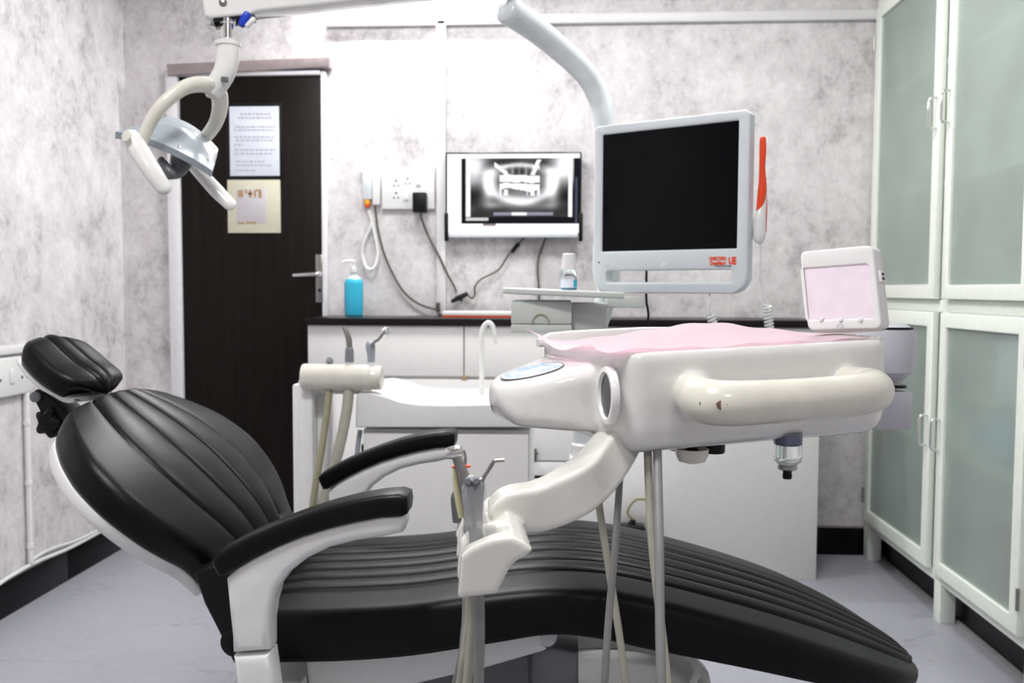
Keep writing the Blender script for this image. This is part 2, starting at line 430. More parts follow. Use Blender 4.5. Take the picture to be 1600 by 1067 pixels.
for x0, y0, x1, y1 in ((372, 297, 380, 308), (383, 296, 386, 302), (387, 301, 395, 304), (389, 297, 393, 309), (397, 297, 400, 308), (400, 296, 408, 299), (404, 299, 409, 309), (372, 347, 381, 349.5), (385, 346.5, 400, 349)):
    a = P(x0, y1, YB-.0385); b = P(x1, y0, YB-.0385); add_box(bm, (a.x, YB-.0394, a.z), (b.x, YB-.0384, b.z))
o = obj('brown_print', bm, 'brownp', n2); o['kind'] = 'stuff'

# ------------------------------------------------------------------ ceiling panels and wall tube light
for i, (x, y, sx, sy, w) in enumerate(LAMPS):
    t = thing('ceiling_light', ['square white ceiling panel over the head end of the chair', 'square white ceiling panel in front of the door', 'square white ceiling panel beside the glass cupboard', 'square white ceiling panel near the front wall'][i], 'ceiling light', (x, y, CEIL), 'square ceiling panels')
    bm = bmesh.new()
    for lo, hi in (((x-sx/2, y-sy/2), (x+sx/2, y-sy/2+.02)), ((x-sx/2, y+sy/2-.02), (x+sx/2, y+sy/2)), ((x-sx/2, y-sy/2+.02), (x-sx/2+.02, y+sy/2-.02)), ((x+sx/2-.02, y-sy/2+.02), (x+sx/2, y+sy/2-.02))):
        add_box(bm, lo+(CEIL-.03,), hi+(CEIL-.0005,))
    obj('light_frame', bm, 'trim', t)
    obj('diffuser', box((x-sx/2+.02, y-sy/2+.02, CEIL-.022), (x+sx/2-.02, y+sy/2-.02, CEIL-.002)), 'lamp', t)
t = thing('tube_light', 'slim white tube light fixed high on the wall right of the door', 'wall light', (-.68, YB-.03, 2.36))
obj('batten', box((-1.0, YB-.03, 2.345), (-.36, YB-.001, 2.385), .004), 'trim', t)
obj('tube', tube([(-.99, YB-.05, 2.365), (-.37, YB-.05, 2.365)], .014, 14, smooth=False, round_end=.4), 'lamp', t)
area('tube_lamp', (-.68, YB-.075, 2.34), (radians(-25), 0, 0), .6, .03, TUBE_W)

# ------------------------------------------------------------------ glass-fronted cupboards along the right wall
cb = thing('glass_cupboard', 'tall green-white cupboard with frosted glass doors along the right wall', 'cupboard', (XC+.2, 3.0, 0))
CY0, CY1, CD = 2.385, 3.715, .40           # front, back end; depth
def cbox(y0, z0, y1, z1, x0=0, x1=.03, bev=.002): return box((XC+x0, y0, z0), (XC+x1, y1, z1), bev)
for ya, yb in ((3.655, 3.715), (2.965, 3.017), (2.385, 2.43)):
    obj('leg', cbox(ya, 0, yb, .135, 0, .05), 'cup', cb)
    obj('leg', cbox(ya, 0, yb, .135, CD-.06, CD-.01), 'cup', cb)
    obj('stile', cbox(ya, .135, yb, 2.30, 0, .03), 'cup', cb)
for za, zb in ((.129, .165), (1.022, 1.064), (2.20, 2.30)):
    for ya, yb in ((3.017, 3.655), (2.43, 2.965)):
        obj('rail', cbox(ya, za, yb, zb, .001, .03), 'cup', cb)
obj('back_panel', box((XC+CD-.012, CY0, .135), (XC+CD, CY1, 2.30)), 'cup', cb)
obj('top_panel', box((XC+.03, CY0, 2.285), (XC+CD, CY1, 2.30)), 'cup', cb)
for ya in (CY0, CY1-.015): obj('end_panel', box((XC+.03, ya, .135), (XC+CD-.012, ya+.015, 2.285)), 'cup', cb)
for za in (.15, .55, 1.035, 1.45, 1.86): obj('shelf', box((XC+.045, CY0+.015, za), (XC+CD-.012, CY1-.015, za+.016)), 'cup', cb)
obj('kick_panel', box((XC+.07, CY0, 0), (XC+.08, CY1-.06, .128)), 'bb', cb)
struct('trim_3', box((XC+.055, CY0+.05, 0), (XC+.07, CY1-.06, .008), .002), 'hoseg')
def cup_door(y0, y1, z0, z1, st, hy, hz, hinge):
    f = plate([[(-y1, z0), (-y0, z0), (-y0, z1), (-y1, z1)], [(-y1+st, z0+st), (-y1+st, z1-st), (-y0-st, z1-st), (-y0-st, z0+st)]], .022, .003, Matrix(((0, 0, -1, XC-.012), (-1, 0, 0, 0), (0, 1, 0, 0), (0, 0, 0, 1))))
    dr = obj('door', f, 'cup', cb)
    obj('glass', box((XC-.013, y0+st-.006, z0+st-.006), (XC-.007, y1-st+.006, z1-st+.006)), 'frost', dr)
    obj('handle', tube([(XC-.022, hy, hz), (XC-.044, hy, hz), (XC-.050, hy, hz-.010), (XC-.050, hy, hz-.090), (XC-.044, hy, hz-.10), (XC-.022, hy, hz-.10)], .0045, 10, smooth=False), 'chrome', dr)
    for k in (.12, .88):
        zz = z0+(z1-z0)*k
        obj('hinge', lathe([(.005, -.03), (.005, .03)], (XC-.026, hinge, zz), (0, 0, 1), 10), 'steel', dr)
cup_door(3.035, 3.66, 1.066, 2.20, .048, 3.05, 1.725, 3.662)
cup_door(2.43, 2.978, 1.066, 2.20, .045, 2.950, 1.727, 2.425)
cup_door(3.035, 3.66, .166, 1.022, .048, 3.055, .677, 3.662)
cup_door(2.43, 2.978, .166, 1.022, .046, 2.958, .677, 2.425)
# things behind the frosted glass
def stored(name, label, cat, y0, z0, y1, z1, x0, x1, m):
    o = obj(name, box((XC+x0, y0, z0), (XC+x1, y1, z1), .012), m, label=label, cat=cat); return o
stored('box', 'pale box seen high up behind the near lower frosted door', 'box', 2.44, .776, 2.68, .97, .02, .22, 'paper')
obj('board', box((XC+.045, 2.42, .76), (XC+.37, 2.95, .774)), 'cup', cb)
bm = bmesh.new()
add_tube(bm, [(XC+.11, 2.86, .63), (XC+.10, 2.7, .655), (XC+.11, 2.5, .63)], [.055, .085, .06], 16, 8, round_end=.6)
obj('wrapped_bundle', bm, 'teal', label='blue wrapped bundle lying behind the near lower frosted door', cat='bundle')
stored('box', 'dark red flat box under the blue bundle behind frosted glass', 'box', 2.50, .1675, 2.74, .40, .08, .3, 'maroon')

# ------------------------------------------------------------------ counter along the back wall
KF = 3.39
ct = thing('base_cabinet', 'long white base cabinet with drawers along the back wall', 'cabinet', (0, 3.55, 0))
KX0, KX1 = -.975, .965
def X(px, Y): return P(px, 533, Y).x
def Zp(py, Y, px=800): return P(px, py, Y).z
zt, zd = .955, .757
obj('carcass', box((KX0, KF+.02, 0), (KX1, YB-.001, zt)), 'lam', ct)
xs = X(725, KF)
obj('drawer', box((KX0, KF, zd+.004), (xs-.003, KF+.019, zt-.002), .002), 'lam', ct)
obj('drawer', box((xs+.003, KF, zd+.004), (.34, KF+.019, zt-.002), .002), 'lam', ct)
obj('drawer', box((.346, KF, zd+.004), (KX1, KF+.019, zt-.002), .002), 'lam', ct)
obj('catch', box((xs-.008, KF-.004, zd-.006), (xs+.012, KF+.004, zd+.008), .002), 'brownp', ct)
x1, x2 = X(832, KF), X(935, KF)
obj('side_panel', box((KX0, KF, 0), (x1-.003, KF+.019, zd-.008), .002), 'lam', ct)
za, zb = Zp(720, KF), Zp(744, KF)
obj('drawer', box((x1, KF, za+.003), (x2, KF+.019, zd-.008), .002), 'lam', ct)
obj('drawer', box((x1, KF, zb+.004), (x2, KF+.019, za-.003), .002), 'lam', ct)
obj('drawer', box((x1, KF, 0), (x2, KF+.019, zb-.010), .002), 'lam', ct)
obj('drawer_slot', box((x1+.01, KF+.012, zb-.012), (x2-.01, KF+.021, zb+.006)), 'bplast', ct)
obj('end_panel', box((x2+.003, KF, 0), (KX1, KF+.019, zd-.008), .002), 'lam', ct)
bm = bmesh.new(); add_box(bm, (X(833, KF), KF-.012, Zp(718, KF)), (X(839, KF), KF, Zp(700, KF)), .001)
add_tube(bm, [(X(836, KF), KF-.008, Zp(712, KF)), (X(841, KF), KF-.03, Zp(705, KF))], .004, 8)
obj('latch', bm, 'cable', ct)
obj('worktop', box((KX0-.008, KF-.02, zt+.0008), (KX1+.005, YB-.001, zt+.027), .003), 'top', label='dark brown worktop running over the white base cabinet', cat='worktop')
ZT = zt+.0285

# liquid soap bottle
c = P(553, 489, 3.60); bx, by = c.x, 3.60
t = thing('soap_bottle', 'clear pump bottle of bright blue liquid on the dark worktop', 'bottle', (bx, by, ZT))
def hexr(r, z, sq=.8): return [(bx+r*cos(2*pi*k/20), by+sq*r*sin(2*pi*k/20), z) for k in range(20)]
bm = bmesh.new(); rings(bm, [hexr(r, ZT+z) for r, z in ((.032, 0), (.037, .004), (.0385, .02), (.0385, .13), (.036, .142), (.03, .150))]); obj('bottle_body', bm, 'blue', t)
bm = bmesh.new(); rings(bm, [hexr(r, ZT+z) for r, z in ((.03, .1505), (.022, .158), (.014, .164), (.014, .178))]); obj('shoulder', bm, 'cool', t)
bm = lathe([(.016, .178), (.016, .195), (.006, .197), (.005, .216), (.01, .216), (.01, .226), (.004, .228)], (bx, by, ZT), seg=16)
add_tube(bm, [(bx, by, ZT+.222), (bx-.03, by-.012, ZT+.222), (bx-.042, by-.016, ZT+.216)], [.006, .005, .004], 8, 3)
obj('pump', bm, 'white', t)

# flat file with red edge on the worktop
a, b = P(692, 488, 3.55), P(812, 488, 3.55)
t = thing('document_box', 'flat white box with a red lower edge on the dark worktop', 'box', ((a.x+b.x)/2, 3.6, ZT))
obj('cover', box((a.x, 3.52, ZT+.006), (b.x, 3.70, ZT+.022), .003), 'white', t)
obj('base', box((a.x+.002, 3.522, ZT), (b.x-.002, 3.698, ZT+.0058)), 'red', t)

# ------------------------------------------------------------------ wall monitor with the jaw X-ray
YM = YB-.06
tl, brr = P(696, 238, YM), P(908, 371, YM)
t = thing('wall_monitor', 'slim wall-mounted monitor showing a panoramic jaw X-ray', 'monitor', ((tl.x+brr.x)/2, YB, brr.z))
x0, x1, z0, z1 = tl.x, brr.x, brr.z+.015, tl.z
obj('housing', box((x0, YM, z0), (x1, YM+.025, z1), .003), 'bgloss', t)
obj('lower_bezel', box((x0+.012, YM-.006, brr.z), (x1-.012, YM+.024, z0+.004), .004), 'cool', t)
obj('wall_mount', box(((x0+x1)/2-.06, YM+.025, z0+.06), ((x0+x1)/2+.06, YB-.001, z1-.05)), 'bplast', t)
for sx in (x0-.004, x1-.010): obj('side_bracket', box((sx, YM-.010, P(700, 377, YM).z), (sx+.016, YM+.02, P(700, 333, YM).z), .003), 'bplast', t)
# screen: a fine grid whose picture is computed
def g(u, v, cu, cv, su, sv): return exp(-((u-cu)/su)**2-((v-cv)/sv)**2)
def pic(u, v):
    # u, v in 0..1 from the lower left; returns colour
    wh = (1, 1, .97)
    if v > .945 or u < .11: return wh
    if v < .115: return wh if not (.27 < u < .37 and v > .09) else (.25, .2, .2)
    if u > .955: return (.003, .003, .008) if not (.965 < u < .985 and (v < .7)) else (.06, .06, .10)
    if u < .14: return (.003, .003, .005)
    if u < .175 and v > .2: return wh
    if .915 < u < .945 and v > .20: return wh
    if v < .205: return ((.6, .6, .62) if (.12 < u < .31 and .155 < v < .195) else (.003, .003, .006)) if v < .20 else (.03, .03, .04)
    if .35 < u < .80 and .225 < v < .255:
        return (.9, .9, .92) if .49 < u < .60 else (.28, .28, .36)
    a = .17+.10*(.5+.5*sin(u*23+2*sin(v*17)))*(.5+.5*sin(v*21+1.3*sin(u*13)))
    U = (u-.545)/.37; V = (v-.20)/.745
    rr = sqrt(((U-.03)/.64)**2+((V-.62)/.36)**2)
    if V < .9: a += .66*exp(-((rr-1)/.20)**2)*min(1, (.92-V)/.15)      # jaw arch
    a += .55*g(U, V, -.63, .50, .11, .22)+.55*g(U, V, .68, .50, .11, .22)
    if rr < .85: a += .12
    a += .5*exp(-((V-.88+.25*U*U)/.04)**2)*(1 if abs(U) < .42 else 0)
    a += .85*g(U, V, -.92, .86, .24, .30)+.9*g(U, V, .92, .88, .26, .30)
    a += .30*g(U, V, -.55, .20, .22, .06)+.30*g(U, V, .62, .20, .2, .07)+.22*g(U, V, 0, .30, .3, .2)
    a -= .12*g(U, V, -.93, .38, .15, .14)+.14*g(U, V, .93, .36, .15, .16)
    tooth = .5+.5*cos(U*46)
    if abs(U) < .34: a += .40*max(0, tooth-.35)*exp(-((V-.77)/.07)**2)
    if abs(U) < .12: a -= .16*g(U, V, 0, .78, .10, .06)
    mid = .578-.035*U+.006*sin(U*20)
    if -.40 < U < .42:
        if .010 < V-mid < .135-.05*U*U: a = 1.2
        if .010 < mid-V < .115+.02*sin(U*9): a = 1.2
        if abs(V-mid) <= .010: a = .12
        if .37 < V < .47 and (U < -.17 or U > .15) and tooth > .42: a = 1.1
    t1 = (U+.51)/.28
    if 0 < t1 < 1 and abs(V-(.90-.18*t1)) < .038: a = 1.2
    t2 = (V-.71)/.26
    if 0 < t2 < 1 and abs(U-(.27+.13*t2)) < .042: a = 1.2
    a = max(.015, min(1.1, a)); a = a*a if a < 1 else 1
    return (a*.97, a*.97, a)
NX, NZ = 176, 104
mr = .007
bm = bmesh.new(); cl = bm.loops.layers.float_color.new('picture')
vs = [[bm.verts.new((x0+mr+(x1-x0-2*mr)*i/NX, YM-.0006, z0+.004+(z1-mr-z0-.004)*j/NZ)) for i in range(NX+1)] for j in range(NZ+1)]
for j in range(NZ):
    for i in range(NX):
        f = bm.faces.new((vs[j][i], vs[j][i+1], vs[j+1][i+1], vs[j+1][i]))
        for l in f.loops: l[cl] = pic((i+.5)/NX, (j+.5)/NZ)+(1,)
mt = bpy.data.materials.new('lit_screen'); mt.use_nodes = True; nt = mt.node_tree
at = nt.nodes.new('ShaderNodeAttribute'); at.attribute_name = 'picture'; b_ = nt.nodes['Principled BSDF']
b_.inputs['Base Color'].default_value = (.003, .003, .003, 1); b_.inputs['Roughness'].default_value = .3; b_.inputs['Specular IOR Level'].default_value = .08
nt.links.new(at.outputs['Color'], b_.inputs['Emission Color']); b_.inputs['Emission Strength'].default_value = 1.15
M['lit'] = mt
me = bpy.data.meshes.new('screen'); bm.to_mesh(me); bm.free()
obj('screen', me, 'lit', t)

# switchboard left of the wall monitor
a, b = P(598, 328, YB), P(680, 263, YB)
t = thing('switchboard', 'white wall switchboard with sockets left of the wall monitor', 'switchboard', ((a.x+b.x)/2, YB, a.z))
obj('plate', box((a.x, YB-.022, a.z), (b.x, YB-.0005, b.z), .006, seg=3), 'white', t)
def wp(px, py, t_=.022): v = P(px, py, YB-t_); return v
for px, py in ((619, 287), (637, 284), (619, 306)):
    bm = bmesh.new(); c = wp(px, py)
    for dx, dz, r in ((0, .012, .0045), (-.009, -.008, .0035), (.009, -.008, .0035)):
        add_lathe(bm, [(r, 0), (r, .0015)], (c.x+dx, YB-.022, c.z+dz), (0, -1, 0), 10)
    obj('socket', bm, 'dgrey', t)
for px, py in ((654, 284), (634, 306)):
    c = wp(px, py); obj('switch', box((c.x-.011, YB-.027, c.z-.02), (c.x+.011, YB-.021, c.z+.02), .002), 'white', t)
    obj('rocker_mark', box((c.x-.006, YB-.0278, c.z-.017), (c.x+.006, YB-.0268, c.z-.012)), 'ink', t)
# power adapter
a, b = P(647, 333, YB-.03), P(668, 302, YB-.03)
t = thing('power_adapter', 'black power adapter plugged into the white switchboard, with long cable', 'adapter', ((a.x+b.x)/2, YB-.03, a.z))
obj('adapter_body', box((a.x, YB-.075, a.z), (b.x, YB-.0285, b.z), .005), 'bplast', t)
obj('cable', tube([wp(657, 332, .05), wp(660, 345, .045), wp(670, 370, .02), wp(686, 400, .03), wp(700, 430, .03), wp(710, 448, .02), wp(713, 457.5, .02)], .0042, 8), 'cable', t)
# cable joint and leads of the monitor
t = thing('cable_joint', 'black cable plug joint hanging against the wall above the worktop', 'plug', tuple(wp(718, 474, .02)))
bm = tube([wp(706, 471, .02), wp(716, 466, .02), wp(730, 459, .02)], [.007, .011, .009], 8, 3, round_end=.5); add_tube(bm, [wp(714, 463, .02), wp(722, 470, .02)], .006, 8)
obj('plug_body', bm, 'bplast', t)
obj('cable', tube([wp(730, 460, .02), wp(737, 466, .02), wp(742, 460, .02), wp(742, 448, .02), wp(752, 436, .02), wp(778, 422, .02), wp(793, 400, .02), wp(805, 386, .02), wp(824, 367, .03)], .0036, 8), 'cable', t)
obj('ferrite', tube([wp(800, 393, .02), wp(810, 381, .02)], .0085, 8, smooth=False, round_end=.6), 'bplast', t)
obj('monitor_lead', tube([wp(856, 366, .03), wp(850, 378, .02), wp(842, 400, .016), wp(840, 425, .016), wp(842, 450, .016), wp(842, 487, .016)], .0042, 8), 'cable', label='dark lead dropping from the wall monitor beside the mouthwash bottle', cat='cable')

# wall device left of the switchboard
a, b = P(568, 318, YB), P(594, 276, YB)
t = thing('wall_handset', 'small white wall handset with amber tip left of the switchboard', 'handset', ((a.x+b.x)/2, YB, a.z))
obj('holder_body', box((P(582, 0, YB).x, YB-.03, P(0, 322, YB).z), (P(594, 0, YB).x, YB-.0005, P(0, 277, YB).z), .005), 'white', t)
obj('grip', box((P(567, 0, YB).x, YB-.035, P(0, 314, YB).z), (P(582, 0, YB).x-.001, YB-.002, P(0, 272, YB).z), .005), 'cool', t)
c = P(574, 269, YB-.02); obj('head', tube([(c.x-.022, YB-.02, c.z), (c.x+.018, YB-.02, c.z)], .013, 12, smooth=False, round_end=.6), 'white', t)
c = P(574, 313, YB-.02); obj('amber_tip', lathe([(.011, .004), (.0135, 0), (.0135, -.014), (.012, -.018)], (c.x, c.y, c.z), seg=14), 'amber', t, label='amber tip')
obj('red_button', lathe([(.0118, -.0182), (.010, -.027), (.004, -.03)], (c.x, c.y, c.z), seg=14), 'red', t, label='red end button')
obj('cord', tube([wp(576, 328, .02), wp(580, 350, .02), wp(570, 375, .02), wp(566, 395, .02), wp(571, 416, .025), wp(580, 421, .03), wp(588, 412, .025), wp(590, 392, .02), wp(584, 360, .02), wp(579, 335, .02)], .0062, 8), 'wcable', t)
obj('power_lead', tube([wp(586, 322, .02), wp(590, 355, .02), wp(600, 395, .02), wp(615, 430, .02), wp(632, 457, .02), wp(655, 475, .022), wp(683, 484, .03)], .0045, 8), 'cable', t)
c = P(684, 480, YB-.035); obj('cable_clip', box((c.x-.008, YB-.04, c.z-.02), (c.x+.008, YB-.023, c.z+.02), .003), 'cable', t)

# ------------------------------------------------------------------ left wall socket, trunking, conduit
t = thing('wall_socket', 'white socket board low on the left wall behind the headrest', 'socket', (XL, 2.9, .73))
obj('plate', box((XL+.0005, 2.70, .733), (XL+.022, 2.993, .862), .005), 'white', t)
for yy, zz in ((2.945, .80), (2.80, .80)):
    bm = bmesh.new()
    for dy, dz in ((0, .016), (-.014, -.01), (.014, -.01)): add_lathe(bm, [(.005, 0), (.005, .0016)], (XL+.022, yy+dy, zz+dz), (1, 0, 0), 10)
    obj('socket', bm, 'dgrey', t)
obj('switch', box((XL+.021, 2.862, .775), (XL+.027, 2.885, .825), .002), 'white', t)
t2 = thing('surface_conduit', 'white surface conduit on the left wall above and below the socket', 'conduit', (XL, 2.96, .12))
obj('trunking', box((XL+.0005, 2.0, .872), (XL+.018, 3.02, .90), .003), 'trim', t2)
obj('conduit', tube([(XL+.014, 2.965, .733), (XL+.014, 2.965, .14)], .0095, 10, smooth=False), 'trim', t2)
for zz in (.63, .42, .2): obj('clip', lathe([(.0125, -.008), (.0125, .008)], (XL+.014, 2.965, zz), seg=10), 'trim', t2)
bm = bmesh.new()
pts = [(XL+.012, y_, .124+.008*sin(y_*9)) for y_ in (1.6, 2.0, 2.4, 2.7, 2.85, 3.0, 3.2, 3.45, 3.7)]
add_tube(bm, pts, .007, 8)
obj('cable', bm, 'wcable', t2)
obj('cable', tube([(XL+.012, 2.965, .14), (XL+.014, 3.0, .150), (XL+.012, 3.1, .150), (XL+.012, 3.3, .132), (XL+.012, 3.6, .134)], .0055, 8), 'wcable', t2)
# ------------------------------------------------------------------ dental water unit (spittoon) with its suction holder and pole
UF, UB = 2.45, 2.87
wu = thing('dental_water_unit', 'white dental water unit with spittoon bowl, suction holder and tall bent pole', 'dental unit', (-.30, 2.66, 0))
a, b = P(566, 850, UF), P(828, 672, UF)
obj('cabinet', box((a.x, UF+.018, .02), (b.x, UB, b.z-.004), .006), 'lam', wu)
obj('front_panel', box((a.x+.004, UF, .06), (b.x-.004, UF+.017, b.z-.012), .005), 'lam', wu)
obj('plinth', box((a.x+.02, UF+.04, 0), (b.x-.02, UB-.02, .02)), 'bplast', wu)
YBN = 2.43
ol = xz([(555, 668), (556, 622), (560, 613), (575, 612), (600, 618), (625, 627), (655, 631), (700, 632), (760, 631), (800, 628), (832, 626), (836, 634), (834, 668)], YBN)
bs = obj('basin_top', plate([ol], .40, .006, XZ(YBN+.20)), 'white', wu)
c = P(733, 626, 2.60)
obj('bowl_rim', lathe([(.075, -.010), (.088, -.004), (.092, .006), (.088, .010), (.078, .004), (.06, -.004), (.03, -.012), (.006, -.013)], (c.x-.01, 2.62, c.z-.004), seg=32), 'gloss', wu)
c = P(752, 627, 2.66)
obj('spout_base', lathe([(.018, -.01), (.018, .008), (.012, .014)], (c.x, 2.66, c.z), seg=16), 'yell', wu)
obj('spout', tube([P(752, 627, 2.66), P(753, 570, 2.66), P(752, 530, 2.66), P(755, 512, 2.66), P(763, 504, 2.66), P(770, 510, 2.66), P(773, 524, 2.66), P(774, 538, 2.66)], [.0075, .0075, .0075, .0075, .0075, .007, .006, .0055], 12, 5), 'white', wu)
# suction arm at the left: post, holder bar, hoses
PY = 2.45
a, b = P(466, 700, PY), P(488, 592, PY)
obj('post', box((a.x, PY, .03), (b.x, PY+.05, b.z), .008), 'white', wu)
a2, b2 = P(458, 700, PY+.06), P(488, 600, PY+.06)
obj('rear_post', box((a2.x, PY+.052, .0), (b2.x+.05, PY+.14, b2.z), .008), 'white', wu)
obj('post_knob', lathe([(.010, 0), (.012, .008), (.010, .022), (.004, .026)], tuple(P(474, 588, PY+.02)-Vector((0, 0, .006))), seg=12), 'bplast', wu)
c0, c1 = P(472, 588, PY-.01), P(597, 590, PY-.01)
r = .036
ax = (c1-c0).normalized(); L_ = (c1-c0).length
hb = obj('holder_bar', lathe([(.02, 0), (r*.97, .003), (r, .010), (r, L_*.30), (r*.985, L_*.302), (r, L_*.306), (r, L_*.55), (r*.985, L_*.552), (r, L_*.556), (r, L_*.76), (r*.97, L_*.765), (r, L_*.77), (r, L_*.86), (r*.94, L_*.87), (r*.94, L_-.004), (r*.85, L_), (.01, L_)], tuple(c0), tuple(ax), 28), 'cream', wu)
obj('swing_arm', box((b.x+.004, PY+.022, P(0, 612, PY).z), (P(566, 600, PY).x, PY+.10, P(0, 596, PY).z), .006), 'white', wu)
obj('hose', tube([P(514, 606, PY-.012), P(511, 640, PY-.02), P(503, 700, PY-.03), P(494, 752, PY-.03), P(487, 800, PY-.02), P(480, 850, PY), P(490, 900, PY+.06)], .0095, 10), 'hoseo', wu, label='thin olive suction hose')
obj('hose', tube([P(545, 606, PY-.012), P(542, 640, PY-.03), P(530, 700, PY-.05), P(515, 752, PY-.05), P(503, 800, PY-.04), P(494, 850, PY), P(505, 900, PY+.06)], .0145, 12), 'hoseb', wu, label='thick beige suction hose')
# suction tips standing in the bar
t = thing('suction_tip', 'grey bent suction tip standing in the middle of the holder bar', 'suction tip', tuple(P(546, 570, PY)))
obj('grip', tube([P(546, 566, PY), P(546, 556, PY), P(546, 545, PY), P(546, 541, PY)], [.0125, .0125, .011, .006], 12, 3), 'gmetal', t)
obj('nozzle', tube([P(546, 543, PY), P(545, 530, PY), P(541, 518, PY), P(537, 511, PY)], [.0085, .0085, .007, .006], 10, 4), 'steel', t)
t = thing('suction_syringe', 'grey syringe with clear bent tip at the right end of the holder bar', 'syringe', tuple(P(580, 570, PY)))
obj('grip', tube([P(580, 566, PY), P(580, 555, PY), P(579, 540, PY), P(580, 534, PY)], [.010, .011, .0135, .010], 12, 3), 'lgrey', t)
obj('button', lathe([(.006, 0), (.006, .005)], tuple(P(583, 539, PY-.012)), (0, -1, .3), 10), 'dgrey', t)
obj('nozzle', tube([P(584, 535, PY), P(592, 530, PY), P(598, 522, PY), P(603, 518, PY)], [.004, .004, .004, .004], 8, 3), 'steel', t)
obj('clear_sleeve', lathe([(.012, -.006), (.013, 0), (.012, .008), (.006, .012)], tuple(P(603, 518, PY)), (.8, 0, .5), 12), 'clear', t)
t = thing('suction_tip', 'short grey nozzle just showing above the left half of the holder bar', 'suction tip', tuple(P(515, 570, PY)))
obj('nozzle', tube([P(515, 566, PY), P(515, 563, PY), P(514, 559, PY)], [.011, .010, .006], 12, 3, round_end=.4), 'gmetal', t)
# valve on the cabinet side
bm = box((P(556, 0, UF).x, UF+.03, P(0, 720, UF).z), (P(566, 0, UF).x, UF+.07, P(0, 690, UF).z), .003)
obj('valve', bm, 'bplast', wu)
obj('valve_lever', tube([P(563, 672, UF+.02), P(560, 690, UF+.02), P(557, 720, UF+.02)], .007, 10), 'lgrey', wu)
# column and pole
PLY = 2.56
a, b = P(889, 830, PLY), P(934, 712, PLY)
obj('column_box', box((a.x, PLY-.045, 0), (b.x, PLY+.045, b.z), .008), 'white', wu)
obj('bridge', box((P(828, 0, UF).x-.02, PLY-.03, .05), (a.x+.01, PLY+.03, .16), .004), 'lam', wu)
obj('column_collar', lathe([(.036, 0), (.036, .035), (.030, .04)], (P(912, 700, PLY).x, PLY, b.z-.002), seg=20), 'white', wu)
px_ = P(912, 700, PLY).x
pts = [(px_, PLY, b.z), (px_, PLY, .86), tuple(P(920, 545, PLY)), tuple(P(952, 440, PLY)), tuple(P(953, 330, PLY)), tuple(P(945, 200, PLY)), tuple(P(934, 150, PLY)), tuple(P(910, 110, PLY-.03)), tuple(P(850, 56, PLY-.12)), tuple(P(792, 14, PLY-.22))]
obj('pole', tube(pts, [.030, .030, .030, .030, .030, .030, .031, .032, .034, .037], 20, 8, round_end=.35), 'pole', wu)

# pole shelf
SY = 2.33
sh = thing('instrument_shelf', 'grey-white shelf with a small drawer box hanging from the unit pole', 'shelf', (0, SY, .97))
A, B = P(783, 454, SY-.02), P(975, 462, SY-.08)
ex = (B-A); ex.z = 0; ang = math.atan2(B.z-A.z, ex.length); ex = (B-A).normalized()
mt_ = frame_mtx(A, ex, Vector((-ex.y, ex.x, 0)))
Ln = (B-A).length
obj('shelf_plate', plate([[(.012, 0), (Ln-.012, 0), (Ln, .010), (Ln-.006, .052), (Ln*.73, .056), (Ln*.70, .07), (Ln*.70, .20), (Ln*.66, .22), (.02, .22), (0, .20), (0, .012)]], .016, .004, mt_), 'shelf', sh)
a, b = P(800, 519, SY), P(893, 459, SY)
zb_, zt_ = a.z, P(800, 462, SY).z-.012
obj('drawer_box', box((a.x, SY, zb_), (b.x, SY+.17, zt_), .004), 'shelf', sh)
zc = P(845, 507, SY).z
obj('drawer_front', box((a.x-.002, SY-.008, zb_-.002), (b.x+.001, SY-.0005, zc), .002), 'shelf', sh)
obj('box_front', box((a.x-.002, SY-.008, zc+.002), (b.x+.001, SY-.0005, zt_-.002), .002), 'shelf', sh)
cx_, cz_ = P(845, 500, SY).x, zc+.001
bm = tube([(cx_+.022*cos(radians(k)), SY-.010, cz_+.026*sin(radians(k))) for k in range(0, 181, 15)], .0022, 8, smooth=False)
obj('notch_shade', bm, 'hoseo', sh);  # olive arch draws the shading of the pull notch
obj('pole_bracket', box((b.x+.0015, SY+.02, zb_+.004), (P(945, 500, SY+.12).x, SY+.17, zt_-.006), .004), 'shelf', sh)
obj('lower_plate', box((P(946, 500, SY+.12).x, SY+.02, P(950, 480, SY+.1).z), (P(1003, 480, SY+.12).x, SY+.17, P(950, 463, SY+.1).z), .004), 'shelf', sh)

# mouthwash bottle on the shelf
c = A+ex*(Ln*.56)+Vector((0, .075, .0085)); 
t = thing('mouthwash_bottle', 'clear bottle with white cap and pale blue label on the pole shelf', 'bottle', tuple(c))
obj('bottle_body', lathe([(.018, 0), (.0215, .002), (.022, .03), (.0205, .045), (.0165, .053)], tuple(c), seg=20), 'clear', t)
obj('liquid', lathe([(.001, .0012), (.0195, .0015), (.020, .012), (.001, .0122)], tuple(c), seg=20), 'blue', t)
bm = bmesh.new(); k0, k1 = 200, 345
vs = [[bm.verts.new((c.x+.0224*cos(radians(k)), c.y+.0224*sin(radians(k)), c.z+z)) for k in range(k0, k1+1, 12)] for z in (.006, .028)]
for j in range(len(vs[0])-1): bm.faces.new((vs[0][j], vs[0][j+1], vs[1][j+1], vs[1][j]))
lb = obj('label_wrap', bm, 'paper', t); 
bm = bmesh.new()
vs = [[bm.verts.new((c.x+.0227*cos(radians(k)), c.y+.0227*sin(radians(k)), c.z+z)) for k in range(303, 346, 8)] for z in (.007, .027)]
for j in range(len(vs[0])-1): bm.faces.new((vs[0][j], vs[0][j+1], vs[1][j+1], vs[1][j]))
obj('label_band', bm, 'blue', t)
obj('cap', lathe([(.0205, .0535), (.0205, .058), (.0165, .093), (.013, .0955), (.001, .096)], tuple(c), seg=20), 'white', t)

